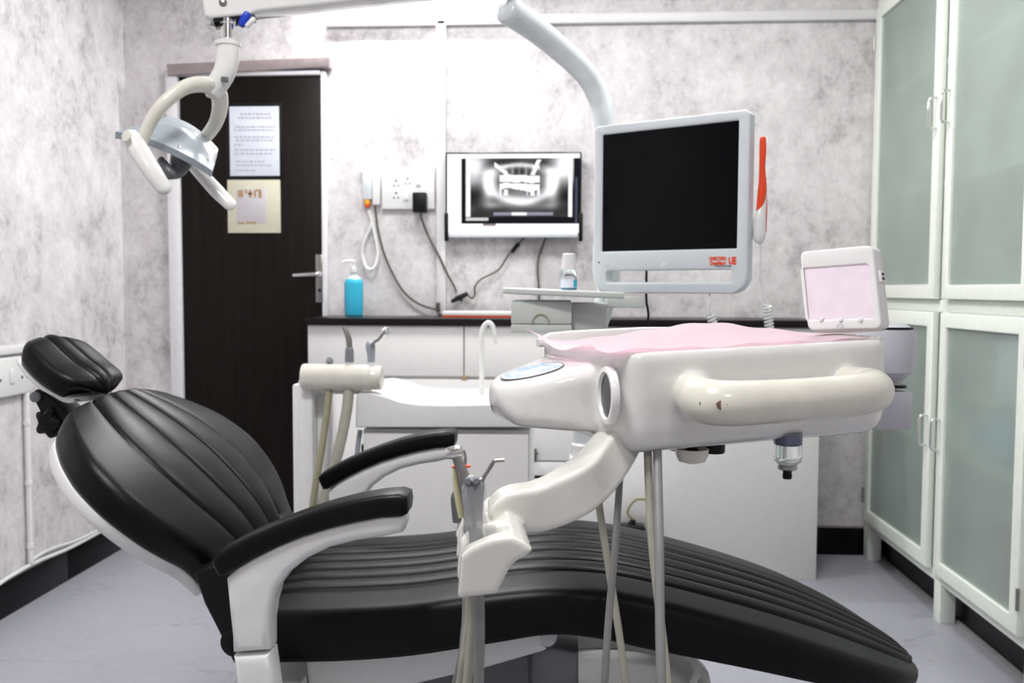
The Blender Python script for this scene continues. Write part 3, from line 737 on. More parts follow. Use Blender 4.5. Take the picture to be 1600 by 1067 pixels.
# ------------------------------------------------------------------ dental monitor on the pole
BLp, BRp = P(926, 455, 2.42), P(1166, 460, 2.20)
TLp, TRp = P(925, 195, 2.42), P(1166, 173, 2.20)
ex = BRp-BLp; ex.z = 0; o_ = Vector((BLp.x, BLp.y, (BLp.z+BRp.z)/2-.002)); mh = (TLp.z+TRp.z)/2-o_.z; mw = ex.length
MM = frame_mtx(o_, ex, Vector((0, 0, 1)))
mn = thing('dental_monitor', 'large pale-grey monitor with black blank screen and handle bar on the bent pole', 'monitor', tuple(o_))
def scr(px, py):     # photo point on the monitor face -> local x, y
    d = fw + rt*((px-800)/F) - up*((py-533.5)/F); n = ex.normalized().cross(Vector((0, 0, 1)))
    p = EYE + d*((o_-EYE).dot(n)/d.dot(n)); q = MM.inverted() @ p; return q.x, q.y
sx0, sy0 = scr(940, 393); sx1, sy1 = scr(1154, 188)
hx0, hy0 = scr(946, 441); hx1, hy1 = scr(1144, 421)
hy1 = max(hy1, hy0+.02)
outer = rrect(0, 0, mw, mh, .012); outer = [(mw-.045+.045*cos(radians(-90+9*k)), .045+.045*sin(radians(-90+9*k))) for k in range(11)]+[(mw, mh-.01), (mw-.01, mh), (.01, mh), (0, mh-.01)]+[(.045-.045*sin(radians(90-9*k))*1.0, .045-.045*cos(radians(90-9*k))) for k in range(11)]
hole = rrect(hx0, hy0, hx1, hy1, .009)
obj('monitor_frame', plate([outer, rrect(sx0, sy0, sx1, sy1, .002), hole], .042, .005, MM @ Matrix.Translation((0, 0, -.021))), 'cool', mn)
obj('screen', plate([rrect(sx0-.004, sy0-.004, sx1+.004, sy1+.004, .002)], .004, .0005, MM @ Matrix.Translation((0, 0, -.006))), 'screen', mn)
obj('rear_housing', plate([rrect(.05, hy1+.03, mw-.05, mh-.03, .02)], .04, .008, MM @ Matrix.Translation((0, 0, -.062))), 'cool', mn)
bm = box((.03, sy0+.05, -.13), (.10, sy0+.12, -.081), .006, MM); obj('pole_mount', bm, 'cool', mn)
q = scr(936, 410); obj('power_light', lathe([(.0025, 0), (.0025, .0012)], tuple(MM @ Vector((q[0], q[1], 0))), tuple(MM.to_3x3() @ Vector((0, 0, 1))), 10), 'cable', mn)
q = scr(1038, 416); bm = lathe([(.010, -.002), (.010, .0016), (.008, .0024), (.001, .0024)], tuple(MM @ Vector((q[0], q[1], 0))), tuple(MM.to_3x3() @ Vector((0, 0, 1))), 20); obj('power_button', bm, 'cool', mn)
def mtext(s, px, py, size, m, name, bold=0, sxk=1):
    q = scr(px, py); return obj(name, text(s, size, MM @ Matrix.Translation((q[0], q[1], .0006)) @ Matrix.Scale(sxk, 4, (1, 0, 0)), .0004, bold), m, mn)
mtext('UNICORN', 1121.5, 404.2, .0125, 'red', 'lettering', .0006, .76)
mtext('DenMart', 1121.5, 411.4, .0125, 'red', 'lettering', .0006, .87)
mtext('UE', 1144.5, 408, .0240, 'red', 'logo', .0012, .66)
mtext('Redefining Dental Supplies', 1130, 415.6, .0046, 'dgrey', 'small_lettering', .0001, .9)
# side pad behind the left lower corner
obj('side_pad', box((-.02, .05, -.06), (.001, .13, -.03), .004, MM), 'cool', mn)

# intraoral camera hanging beside the monitor
CY_ = 2.23
ic = thing('intraoral_camera', 'orange-red and white wand camera hanging at the monitor right side', 'camera', tuple(P(1187, 378, CY_)))
hd = obj('cradle', box((P(1168, 0, CY_).x, CY_-.005, P(1175, 365, CY_).z), (P(1178, 0, CY_).x+.004, CY_+.03, P(1175, 325, CY_).z), .004), 'cool', mn)
obj('wand_tip', tube([P(1192, 216, CY_), P(1192, 235, CY_), P(1191, 262, CY_), P(1191.5, 285, CY_), P(1190, 305, CY_), P(1186, 330, CY_)], [.0075, .0085, .0075, .0095, .0105, .007], 14, 4, round_end=.6, flat=.9, upv=(1, 0, 0)), 'red', ic)
obj('wand_handle', tube([P(1195, 282, CY_+.006), P(1193, 310, CY_+.006), P(1188, 335, CY_), P(1187, 352, CY_), P(1186, 370, CY_), P(1186, 378, CY_)], [.004, .008, .0125, .0155, .015, .010], 14, 4, round_end=.4, flat=.9, upv=(1, 0, 0)), 'white', ic)
obj('red_edge', tube([P(1197, 285, CY_+.006), P(1198, 320, CY_+.008), P(1197.5, 345, CY_+.008), P(1197, 362, CY_+.006)], .0014, 6), 'red', ic)
obj('cord', tube([P(1187, 378, CY_), P(1189, 388, CY_), P(1188, 410, CY_), P(1189, 440, CY_), P(1195, 462, CY_), P(1199, 476, CY_)], [.004, .0022, .0022, .0022, .0022, .0022], 8), 'wcable', ic)
def coil(p0, p1, r, turns, tr):
    p0, p1 = Vector(p0), Vector(p1); ax = (p1-p0); u = ax.orthogonal().normalized(); v = ax.normalized().cross(u)
    n = int(turns*12); return tube([p0+ax*(k/n)+(u*cos(2*pi*k/12)+v*sin(2*pi*k/12))*r for k in range(n+1)], tr, 6, smooth=False)
obj('coiled_cord', coil(P(1199, 476, CY_), P(1206, 560, CY_), .0095, 16, .0026), 'wcable', ic)
t = thing('coiled_cord', 'pale coiled cord dangling below the monitor handle bar', 'cord', tuple(P(1115, 545, CY_+.02)))
obj('lead', tube([P(1109, 455, CY_+.04), P(1108, 475, CY_+.02), P(1107, 488, CY_+.02)], .0022, 8), 'wcable', t)
obj('coil', coil(P(1110, 490, CY_+.02), P(1124, 540, CY_+.02), .0095, 10, .0026), 'wcable', t)
obj('monitor_lead', tube([P(1010, 418, 2.40), P(1010, 445, 2.40), P(1010, 470, 2.40), P(1013, 490, 2.40), P(1012, 515, 2.40), P(1012, 600, 2.42), P(1012, 690, 2.5)], .0032, 8), 'bplast', label='thin black lead hanging down behind the pale-grey monitor', cat='cable')

# ------------------------------------------------------------------ operating light
LY = 2.10
ol_ = thing('operating_light', 'white dental operating light with two grip handles on an overhead arm', 'operating light', tuple(P(355, 30, LY)))
E1, E2 = P(318, 5, LY), P(812, -22, LY+.22)
ex = E2-E1
AM = frame_mtx(E1, ex, Vector((0, 0, 1))); al = ex.length
aout = [(0, -.040), (.012, -.046), (.10, -.043), (.12, -.036), (al*.6, -.020), (al, -.008), (al, .05), (al*.5, .055), (.05, .05), (0, .035)]
obj('arm_shell', plate([aout], .075, .008, AM), 'gloss', ol_)
obj('arm_recess', plate([[(.018, -.055), (.018, -.040), (.100, -.037), (.112, -.043)]], .066, .001, AM), 'bgloss', ol_)
q = AM @ Vector((.045, -.012, .0375)); obj('bolt', lathe([(.009, 0), (.009, .003), (.006, .005), (.001, .005)], tuple(q), tuple(AM.to_3x3() @ Vector((0, 0, 1))), 14), 'steel', ol_)
q = P(384, 36, LY); obj('blue_plug', tube([q+Vector((.004, 0, .022)), q+Vector((-.006, 0, .002)), q+Vector((-.012, 0, -.004))], [.010, .011, .008], 12, 3, round_end=.5), 'blue2', ol_)
q = P(390, 38, LY-.01); obj('clip', tube([q+Vector((.010, 0, .012)), q+Vector((-.006, 0, -.004))], .006, 10, smooth=False, round_end=.6), 'white', ol_)
obj('arm_knob', lathe([(.001, .036), (.024, .034), (.03, .02), (.03, 0), (.024, -.004)], tuple(E2+Vector((-.02, -.03, .02))), (0, -1, 0), 20), 'gloss', ol_)
c = P(356, 62, LY)
obj('stem', lathe([(.0155, 0), (.0155, .042), (.0185, .044), (.0185, .052)], (c.x, c.y, c.z-.006), seg=18), 'chrome', ol_)
obj('collar', lathe([(.022, 0), (.0295, .003), (.030, .012), (.024, .017), (.01, .018)], (c.x, c.y, P(356, 74, LY).z), seg=22), 'gloss', ol_)
nk = tube([P(357, 72, LY), P(356, 92, LY), P(351, 112, LY), P(342, 128, LY), P(330, 143, LY)], [.026, .026, .0255, .025, .024], 18, 6)
obj('neck', nk, 'gloss', ol_)
c = P(352, 124, LY-.026); obj('neck_label', box((c.x-.010, LY-.028, c.z-.006), (c.x+.006, LY-.020, c.z+.006), .001), 'dgrey', ol_)
obj('yoke_arm', tube([P(338, 138, LY), P(318, 132, LY-.03), P(290, 136, LY-.07), P(260, 158, LY-.10), P(238, 186, LY-.11), P(222, 222, LY-.11)], [.021, .021, .020, .019, .018, .017], 16, 6, flat=.75, round_end=.4), 'cream', ol_)
obj('yoke_arm', tube([P(330, 140, LY), P(341, 146, LY+.02), P(344, 165, LY+.06), P(338, 190, LY+.09), P(325, 210, LY+.10), P(312, 224, LY+.10)], [.021, .021, .020, .019, .018, .017], 16, 6, flat=.75, round_end=.4), 'cream', ol_)
# reflector: bulged thin shell between four corners
Q = [P(180, 211, LY-.04), P(331, 272, LY-.03), P(340, 238, LY+.10), P(262, 187, LY+.10)]
n_ = (Q[1]-Q[0]).cross(Q[3]-Q[0]).normalized()
if n_.z < 0: n_ = -n_
bm = bmesh.new(); N = 18
def rp(u, v, off):
    p = (Q[0]*(1-u)+Q[1]*u)*(1-v)+(Q[3]*(1-u)+Q[2]*u)*v
    k = .034*(1-(2*u-1)**2)*(.55+.45*(1-(2*v-1)**2))
    ridge = .006*cos((v-.5)*9)
    return p+n_*(k+ridge*(1-(2*u-1)**2)+off)
tp = [[bm.verts.new(rp(i/N, j/8, .009)) for i in range(N+1)] for j in range(9)]
bt = [[bm.verts.new(rp(i/N, j/8, -.009)) for i in range(N+1)] for j in range(9)]
for j in range(8):
    for i in range(N):
        bm.faces.new((tp[j][i], tp[j][i+1], tp[j+1][i+1], tp[j+1][i])); bm.faces.new((bt[j][i], bt[j+1][i], bt[j+1][i+1], bt[j][i+1]))
for i in range(N):
    bm.faces.new((tp[0][i], bt[0][i], bt[0][i+1], tp[0][i+1])); bm.faces.new((tp[8][i], tp[8][i+1], bt[8][i+1], bt[8][i]))
for j in range(8):
    bm.faces.new((tp[j][0], tp[j+1][0], bt[j+1][0], bt[j][0])); bm.faces.new((tp[j][N], bt[j][N], bt[j+1][N], tp[j+1][N]))
hd = obj('reflector', bm, 'lgrey', ol_, angle=50)
for u, v in ((.93, .8), (.93, .25), (.35, .12), (.62, .10)):
    p = rp(u, v, .009); obj('screw', lathe([(.004, 0), (.004, .002), (.001, .0025)], tuple(p), tuple(n_), 8), 'chrome', hd)
bm = tube([P(285, 232, LY+.03), P(283, 252, LY+.03), P(276, 266, LY+.02), P(262, 272, LY)], [.024, .026, .020, .014], 14, 5, round_end=.5)
obj('bulb_housing', bm, 'dgrey', ol_)
bm = tube([P(252, 250, LY), P(262, 266, LY-.01), P(272, 274, LY-.01)], [.010, .012, .008], 10, 4, round_end=.5); obj('latch', bm, 'dgrey', ol_)
obj('grip_handle', tube([P(205, 214, LY-.145), P(216, 234, LY-.145), P(238, 268, LY-.14), P(256, 294, LY-.13)], [.021, .0225, .0215, .0185], 18, 6, round_end=.8, flat=.7), 'gloss', ol_)
obj('pivot_cap', lathe([(.012, 0), (.012, .004), (.001, .005)], tuple(P(199, 213, LY-.170)), (-.3, -1, .2), 18), 'cream', ol_)
obj('grip_handle', tube([P(300, 258, LY+.13), P(318, 276, LY+.13), P(340, 300, LY+.13), P(360, 320, LY+.13)], [.014, .0175, .0185, .0165], 18, 6, round_end=.8, flat=.7), 'gloss', ol_)
# ------------------------------------------------------------------ dental chair
def pad(stations, seams, mtx, yc=0, sub=5, re=.022, rb=.012, groove=.006, crown=.012, puff=0, seam_scale=None, side_seam=True):
    """cushion lofted along a profile in the local xz plane. stations: (x, z, halfwidth, thickness)"""
    ctr = catmull([(s[0], 0, s[1]) for s in stations], sub); wt = catmull([(s[2], s[3], 0) for s in stations], sub)
    fr = []
    # normalised lateral samples across the top
    vs_ = set([-1+2*k/28 for k in range(29)])
    for s in seams:
        vs_ = {v for v in vs_ if abs(v-s) > .045}
        for d in (-.042, -.024, -.012, 0, .012, .024, .042): vs_.add(s+d)
    vs_ = sorted(vs_)
    R = []; n = len(ctr)
    for i in range(n):
        t = (ctr[min(i+1, n-1)]-ctr[max(i-1, 0)]).normalized(); nr = Vector((-t.z, 0, t.x))
        if nr.z < 0: nr = -nr
        w, th = max(wt[i].x, .004), max(wt[i].y, .006)
        r = min(re, th*.45, w*.6); q = min(rb, th*.3, w*.4)
        ring = []
        def put(y, h): ring.append(ctr[i]+Vector((0, y, 0))+nr*h)
        fade = min(1, i/4, (n-1-i)/4)
        ed = crown*0
        for v in vs_:
            y = v*(w-r); h = crown*(1-v*v)
            for s in seams:
                h -= groove*fade*exp(-abs(v-s)*(w-r)/.0045)
            if puff and len(seams) > 1:
                for a, b in zip(seams[:-1], seams[1:]):
                    if a < v < b: h += puff*fade*sin(pi*(v-a)/(b-a))
            put(y, h)
        for k in (20, 45, 70, 90): put(w-r+r*sin(radians(k)), -r+r*cos(radians(k)))
        put(w+.002*0, -(th-q)*.6)
        for k in (0, 45, 90): put(w-q+q*cos(radians(k)), -(th-q)-q*sin(radians(k)))
        for k in (90, 45, 0): put(-(w-q)-q*cos(radians(k)), -(th-q)-q*sin(radians(k)))
        put(-w, -(th-q)*.6)
        for k in (90, 70, 45, 20): put(-(w-r)-r*sin(radians(k)), -r+r*cos(radians(k)))
        R.append(ring)
    bm = bmesh.new(); rings(bm, R)
    bm.transform(Matrix.Translation((0, yc, 0)))
    if mtx: bm.transform(mtx)
    return bm
CYC = 1.66
ch = thing('dental_chair', 'reclined black leather dental chair with white frame and two armrests', 'dental chair', (-.05, CYC, 0))
sm5 = [-.62, -.37, -.125, .125, .37, .62]
seat = pad([(-.535, .542, .205, .075), (-.52, .545, .222, .084), (-.47, .556, .232, .088), (-.36, .563, .235, .088), (-.25, .573, .238, .085), (-.12, .594, .238, .082), (-.02, .605, .236, .077), (.07, .603, .235, .080), (.16, .588, .235, .082), (.25, .567, .234, .077), (.34, .543, .230, .071), (.43, .515, .222, .064), (.51, .484, .202, .056), (.57, .457, .172, .050), (.61, .436, .132, .046), (.632, .424, .09, .042), (.642, .417, .05, .036), (.645, .414, .02, .03)],
           sm5, None, CYC, 5, groove=.0065, crown=.006, puff=.004)
obj('seat_pad', seat, 'leather', ch, angle=55)
back_st = [(-.545, .585, .19, .05), (-.560, .605, .198, .055), (-.582, .642, .215, .056), (-.604, .675, .245, .057), (-.640, .716, .278, .057), (-.690, .766, .296, .057), (-.745, .811, .284, .056), (-.790, .843, .250, .055), (-.822, .864, .214, .052), (-.838, .874, .192, .046), (-.847, .879, .172, .034), (-.851, .881, .15, .02)]
obj('backrest_pad', pad(back_st, [-.60, -.22, .14, .50], None, CYC, 5, groove=.006, crown=.016, puff=.004), 'leather', ch, angle=55)
sh_st = []
for i, (x, z, w, t) in enumerate(back_st[1:-1]):
    a, b = back_st[i], back_st[i+2]; tx, tz = b[0]-a[0], b[1]-a[1]; l = sqrt(tx*tx+tz*tz); nx, nz = tz/l, -tx/l
    sh_st.append((x-nx*.053, z-nz*.053, w-.004, .026 if 0 < i < 8 else .02))
obj('backrest_shell', pad(sh_st, [], None, CYC, 5, re=.006, rb=.014, crown=0), 'white', ch)
# headrest
hm = Matrix.Translation((-.926, CYC, .958)) @ Matrix.Rotation(radians(-16), 4, 'Z') @ Matrix.Rotation(radians(31), 4, 'Y') @ Matrix.Scale(.86, 4)
hst = [(-.093, -.022, .03, .018), (-.091, -.012, .052, .03), (-.083, -.003, .072, .04), (-.06, .002, .086, .046), (-.02, .0, .092, .050), (.02, -.002, .092, .052), (.055, .0, .086, .054), (.08, -.002, .074, .053), (.094, -.010, .055, .044), (.101, -.020, .034, .03), (.103, -.026, .018, .018)]
hr = obj('headrest_pad', pad(hst, [-.30, .34], hm, 0, 5, re=.020, rb=.016, groove=.005, crown=.008, puff=.003), 'leather', ch, angle=55)
hs = [(x*.92-.004, z-.049 if abs(x) < .09 else z-.034, w*.93, .012) for x, z, w, t in hst[1:-1]]
obj('headrest_shell', pad(hs, [], hm, 0, 4, re=.004, rb=.006, crown=0), 'white', ch)
a0, a1 = P(72, 618, CYC), P(105, 660, CYC)
hj = obj('headrest_arm', plate([[(p.x, p.z) for p in (P(62, 612, CYC), P(70, 606, CYC), P(84, 610, CYC), P(112, 634, CYC), P(135, 668, CYC), P(120, 690, CYC), P(98, 665, CYC), P(80, 648, CYC))]], .06, .004, XZ(CYC)), 'bplast', ch)
obj('pivot', lathe([(.010, -.036), (.010, .036), (.006, .038), (.001, .038)], (P(71, 617, CYC).x, CYC, P(71, 617, CYC).z), (0, -1, 0), 18), 'gmetal', hj)
c = P(72, 661, CYC-.04)
bm = bmesh.new(); Rk = []
for h, s in ((0, .7), (.006, 1), (.026, 1), (.032, .7)):
    Rk.append([(c.x+(.026+.0045*cos(5*2*pi*k/40))*s*cos(2*pi*k/40)*.85, c.y+.03-h, c.z+(.026+.0045*cos(5*2*pi*k/40))*s*sin(2*pi*k/40)) for k in range(40)])
rings(bm, Rk); obj('knob', bm, 'bplast', hj)
# armrests
def arm(y, fx, name):
    pd = xz([(340, 866), (349, 856), (370, 844), (400, 829), (440, 812), (480, 797), (520, 784), (560, 774), (600, 767), (628, 765), (640, 769), (642, 782), (640, 797), (632, 801), (600, 803), (560, 810), (520, 820), (480, 832), (440, 849), (405, 866), (380, 881), (362, 892), (352, 893), (346, 882)], 1.36)
    arm_pad = obj('armrest_pad', plate([pd], .066, .010, XZ(y)), 'leather', ch)
    st = bmesh.new()
    top = xz([(352, 862), (400, 833), (440, 816), (520, 788), (600, 770.5), (632, 769)], 1.36)
    add_tube(st, [(a, y-.0245, b-.0035) for a, b in top], .0022, 6)
    o = obj('piping', st, 'leather', arm_pad)
    sp = xz([(371, 1012), (370, 985), (366, 950), (361, 897), (380, 876), (440, 842), (520, 815), (600, 798), (634, 797), (638, 812), (632, 827), (600, 834), (560, 840), (520, 850), (485, 867), (458, 888), (440, 912), (432, 940), (428, 970), (428, 1008)], 1.36)
    obj('armrest_support', plate([sp], .052, .012, XZ(y)), 'white', ch)
    lo = xz([(372, 1016), (428, 1012), (432, 1040), (440, 1100), (445, 1180), (380, 1180), (376, 1060)], 1.36)
    obj('armrest_column', plate([lo], .054, .012, XZ(y)), 'white', ch)
arm(1.36, 0, 'near'); arm(1.965, 0, 'far')
# pivot bracket and frame below the seat
br_ = xz([(305, 890), (345, 880), (372, 900), (380, 1000), (374, 1042), (366, 1030), (345, 985), (322, 940)], 1.42)
obj('back_bracket', plate([br_], .06, .006, XZ(1.44)), 'bplast', ch)
obj('back_bracket', plate([br_], .06, .006, XZ(1.76)), 'bplast', ch)
c = P(366, 1010, 1.42); obj('bracket_pivot', lathe([(.024, 0), (.024, .006), (.020, .009), (.001, .009)], (c.x+.006, 1.412, c.z+.012), (0, -1, 0), 20), 'bplast', ch)
sf = xz([(466, 1042), (640, 1016), (720, 1008), (850, 990), (862, 993), (865, 1006), (862, 1022), (850, 1034), (760, 1060), (640, 1088), (470, 1100)], 1.46)
obj('seat_frame', plate([sf], .36, .010, XZ(CYC+.02)), 'white', ch)
c = P(858, 1006, 1.46); obj('frame_boss', lathe([(.016, 0), (.018, .004), (.012, .008), (.001, .008)], (c.x-.002, 1.493, c.z), (.7, -1, 0), 16), 'clear', ch)
obj('cross_beam', box((-.56, 1.36, .36), (-.44, 1.96, .42), .008), 'white', ch)
obj('lift_column', box((-.36, 1.52, .06), (-.05, 1.80, .46), .02), 'dgrey', ch)
bp = [( -.62, 1.42), (.05, 1.42), (.22, 1.47), (.34, 1.58), (.36, 1.70), (.30, 1.82), (.18, 1.90), (-.62, 1.90)]
obj('base_plate', plate([smooth2(bp, 4)], .05, .012, Matrix.Translation((0, 0, .025))), 'gmetal', ch)
c = P(940, 1050, 1.72)
obj('base_cover', lathe([(.20, .05), (.205, .12), (.20, .30), (.185, .36), (.17, .372), (.155, .368), (.15, .34), (.05, .33), (.001, .33)], (.10, 1.70, 0), seg=40), 'white', ch)
obj('link_arm', plate([xz([(640, 1078), (760, 1050), (860, 1038), (905, 1045), (905, 1100), (640, 1160)], 1.5)], .10, .008, XZ(1.62)), 'gmetal', ch)

# small black control box by the counter, with its wires
JB = KF-.03
t = thing('junction_box', 'small black junction box with olive wire, low on the white cabinet front', 'junction box', tuple(P(990, 840, JB)))
obj('box_body', box((P(967, 0, JB).x, JB-.04, P(990, 842, JB).z), (P(1018, 0, JB).x, KF-.0005, P(990, 818, JB).z), .012), 'bgloss', t)
obj('box_cap', tube([P(986, 822, JB), P(990, 812, JB)], [.018, .009], 12, smooth=False), 'bplast', t)
obj('wire', tube([P(990, 813, JB), P(981, 803, JB), P(983, 793, JB), P(990, 784, JB), P(998, 780, JB), P(1012, 783, JB), P(1016, 800, JB), P(1014, 850, JB+.015), P(1012, 888, JB+.015)], .004, 8), 'ycable', t)
obj('floor_cable', tube([(.16, 1.86, .012), (.26, 1.70, .012), (.30, 1.60, .012), (.345, 1.50, .012), (.40, 1.32, .012), (.45, 1.1, .012)], .005, 8), 'bplast', label='thin black cable on the floor under the leg rest', cat='cable')
# ------------------------------------------------------------------ delivery unit with instrument tray
A, B = P(970, 620, 1.25), P(1402, 600, 1.43)
A.z = B.z = 0
U_ = (B-A).normalized(); V_ = Vector((-U_.y, U_.x, 0)); DL_ = (B-A).length; DD = .34
zb_ = P(1010, 709, 1.25).z-.009; ztl = P(978, 553, 1.25).z; ztr = P(1388, 528, 1.43).z
def L2(u, v, w):      # tray frame: u along the front, v towards the back, w height above the tray bottom at the left end
    return A + U_*u + V_*v + Vector((0, 0, zb_+w))
HL, HR = ztl-zb_, ztr-zb_
def top(u): return HL+(HR-HL)*u/DL_
def botw(u): return .012*max(0, (u-.12)/(DL_-.12))**1.5
du = thing('delivery_unit', 'glossy white dental delivery unit with ivory grab handle and instrument holder arm', 'delivery unit', tuple(L2(DL_/2, DD/2, 0)))
bm = bmesh.new()
R = []
def outline(ins, r=.045): return rrect(ins, ins, DL_-ins, DD-ins, max(r-ins, .012), 7)
for f_, ins in ((0, .048), (.02, .028), (.06, .014), (.13, .005), (.24, .001), (.5, 0), (.93, 0.001), (.98, .004), (1.0, .010)):
    R.append([L2(u, v, botw(u)+(top(u)-botw(u))*f_) for u, v in outline(ins)])
rings(bm, R)
# nose with the touch pad, growing out of the left end
def nose_sec(s):     # s: distance left of the left face
    k = max(0, min(1, s/.135))
    wt_ = (.127+(.096-.127)*k) ; wb = (.024+(.036-.024)*k)
    va, vb = .080+(.118-.080)*k**2, .300+(.215-.300)*k**1.5
    return wt_, wb, va, vb
Rn = []
for s in (-.06, -.02, 0, .03, .06, .09, .11, .124, .131, .1345):
    wt_, wb, va, vb = nose_sec(s)
    e = 0 if s < .105 else ((s-.105)/.031)**2.2*.032
    va, vb, wb = va+e, vb-e, wb+e*.9
    wt2 = wt_-e*.15
    Rn.append([L2(-s, v, w) for v, w in rrect(va, wb, vb, wt2, min(.02, (vb-va)/2.2, (wt2-wb)/2.2), 5)])
rings(bm, Rn)
# bosses of the handle
for u_ in (.115, .385):
    add_tube(bm, [L2(u_, .02, .089), L2(u_, -.012, .089)], .030, 16, smooth=False)
body = remesh(bm, .0042, 7, .5)
bo = obj('body', body, 'gloss', du)
# ring hole on the left face
c = L2(-.004, .034, .087)
nx = Matrix.Rotation(radians(-9), 3, 'Z') @ -U_
obj('hole_rim', lathe([(.030, -.006), (.041, -.006), (.042, .002), (.040, .0055), (.0345, .0055), (.0315, .001), (.030, -.006)], tuple(c), tuple(nx), 36), 'white', du)
obj('hole', lathe([(.0312, -.003), (.0318, .0012), (.001, .0014)], tuple(c), tuple(nx), 30), 'bgloss', du)
# touch pad on the sloping nose top
def nose_pt(s, v, h=0):
    wt_, *_ = nose_sec(s); return L2(-s, v, wt_+h)
o_ = nose_pt(.070, .168, .0006); exn = (nose_pt(.0, .168)-nose_pt(.13, .168)).normalized()
NM = frame_mtx(o_, exn, V_)
tp_ = obj('touch_pad', plate([oval(0, 0, .049, .049, 36)], .003, .0008, NM), 'pad', du, label='round pale blue membrane keypad')
obj('pad_edge', plate([oval(0, 0, .0505, .0505, 36), oval(0, 0, .0485, .0485, 36)], .0034, .0004, NM), 'dgrey', tp_)
bm = bmesh.new()
for j in range(-4, 5):
    y_ = j*.0095; hw = sqrt(max(0, .044**2-y_**2)); x_ = -hw
    while x_ < hw-.006:
        w = random.choice((.006, .009, .013))
        if not (abs(j) < 2 and -.02 < x_ < .022) and random.random() < .82:
            add_box(bm, (x_, y_-.0026, .0012), (min(x_+w, hw), y_+.0026, .0019), 0, NM)
        x_ += w+.0035
o = obj('keypad_print', bm, 'print', tp_); o['kind'] = 'stuff'
for x_, y_, w in ((-.012, .003, .011), (.012, .004, .010), (-.004, -.008, .012)):
    obj('display_window', box((x_-w, y_-.005, .0012), (x_+w, y_+.005, .0020), .0003, NM), 'paper', tp_)
# grab handle
HW = .086
hp_ = [L2(.118, .01, HW+.004), L2(.104, -.030, HW+.002), L2(.100, -.055, HW), L2(.112, -.078, HW-.001), L2(.145, -.088, HW-.001), L2(.20, -.090, HW), L2(.26, -.088, HW+.001), L2(.32, -.083, HW+.003), L2(.362, -.073, HW+.005), L2(.384, -.050, HW+.006), L2(.386, -.020, HW+.006), L2(.382, .01, HW+.006)]
hd = obj('grab_handle', tube(hp_, [.031, .031, .0315, .0315, .031, .030, .030, .030, .0305, .031, .031, .031], 24, 7), 'cream', du, label='ivory grab handle with a small paint chip')
def on_handle(px, py, Y):
    return P(px, py, Y)
# paint chip: small flat patches lying on the handle front
def surf_patch(px, py, rx, ry, m, name, Yc, par):
    # find the handle surface on this sight line
    best = None
    q = catmull(hp_, 7)
    dvec = (fw + rt*((px-800)/F) - up*((py-533.5)/F)).normalized()
    for a_, b_ in zip(q[:-1], q[1:]):
        for k in range(6):
            c_ = a_.lerp(b_, k/6); oc = EYE-c_; bb = oc.dot(dvec); cc = oc.length_squared-.0302**2; ds = bb*bb-cc
            if ds > 0:
                t_ = -bb-sqrt(ds)
                if best is None or t_ < best[0]: best = (t_, c_)
    if best is None: return
    p = EYE+dvec*best[0]; n_ = (p-best[1]).normalized()
    m_ = frame_mtx(p, U_, n_.cross(U_))
    obj(name, plate([[(rx*cos(a)*(1+.25*sin(3*a+1)), ry*sin(a)*(1+.2*cos(4*a))) for a in [2*pi*i/14 for i in range(14)]]], .0012, .0002, m_), m, par)
surf_patch(1127, 633, .0085, .0055, 'rust', 'paint_chip', 1.2, hd)
surf_patch(1095, 631, .0022, .0030, 'seam', 'paint_chip', 1.2, hd)
surf_patch(1137, 632, .0018, .0024, 'seam', 'paint_chip', 1.2, hd)
# raised back rail of the tray
bm = bmesh.new()
Rr = []
for u_, h in ((-.002, .004), (.02, .014), (.06, .016), (.2, .016), (.30, .012), (.36, .006), (DL_-.04, .004), (DL_-.01, .002)):
    Rr.append([L2(u_, v, top(u_)+w) for v, w in rrect(DD-.024, -.01, DD-.006, h, .0045, 3)])
rings(bm, Rr); obj('back_rail', bm, 'gloss', du)
# fittings under the tray
def under(u, v): return L2(u, v, botw(u))
c = P(1081, 712, 1.36); c.z = zb_+.006
k1 = obj('knob_cap', lathe([(.010, -.030), (.020, -.027), (.0245, -.018), (.0255, -.008), (.024, -.0075), (.015, -.012), (.001, -.012)], tuple(c), seg=26), 'cream', du)
obj('knob_stem', lathe([(.012, .004), (.012, -.004), (.007, -.006), (.010, -.010), (.012, -.013)], tuple(c), seg=16), 'bplast', k1)
c = P(1115, 710, 1.40); c.z = zb_+.008
obj('black_valve', lathe([(.0175, .006), (.0175, -.020), (.016, -.023), (.001, -.023)], tuple(c), seg=24), 'bplast', du)
c = P(1052, 712, 1.40); c.z = zb_+.006
obj('grey_fitting', lathe([(.011, .006), (.011, -.010), (.009, -.012), (.001, -.012)], tuple(c), seg=18), 'lgrey', du)
c = P(1072, 716, 1.44); c.z = zb_+.004
obj('round_foot', lathe([(.040, .01), (.038, -.012), (.028, -.022), (.01, -.026), (.001, -.026)], tuple(c), seg=26), 'cream', du)
c = P(1231, 700, 1.38); c.z = zb_+.012
fl = obj('filter_bowl', lathe([(.0215, .010), (.0215, -.028), (.0205, -.034), (.014, -.040), (.001, -.040)], tuple(c), seg=26), 'clear', du, label='clear filter bowl')
obj('filter_core', lathe([(.017, .008), (.017, -.006), (.013, -.010), (.001, -.010)], tuple(c), seg=20), 'navy', fl)
obj('filter_base', lathe([(.0135, -.0405), (.0145, -.043), (.0145, -.047), (.009, -.0495), (.001, -.0495)], tuple(c), seg=20), 'steel', fl)
obj('drain_valve', lathe([(.007, -.0497), (.0065, -.055), (.0075, -.056), (.0065, -.062), (.001, -.062)], tuple(c), seg=14), 'bplast', fl)
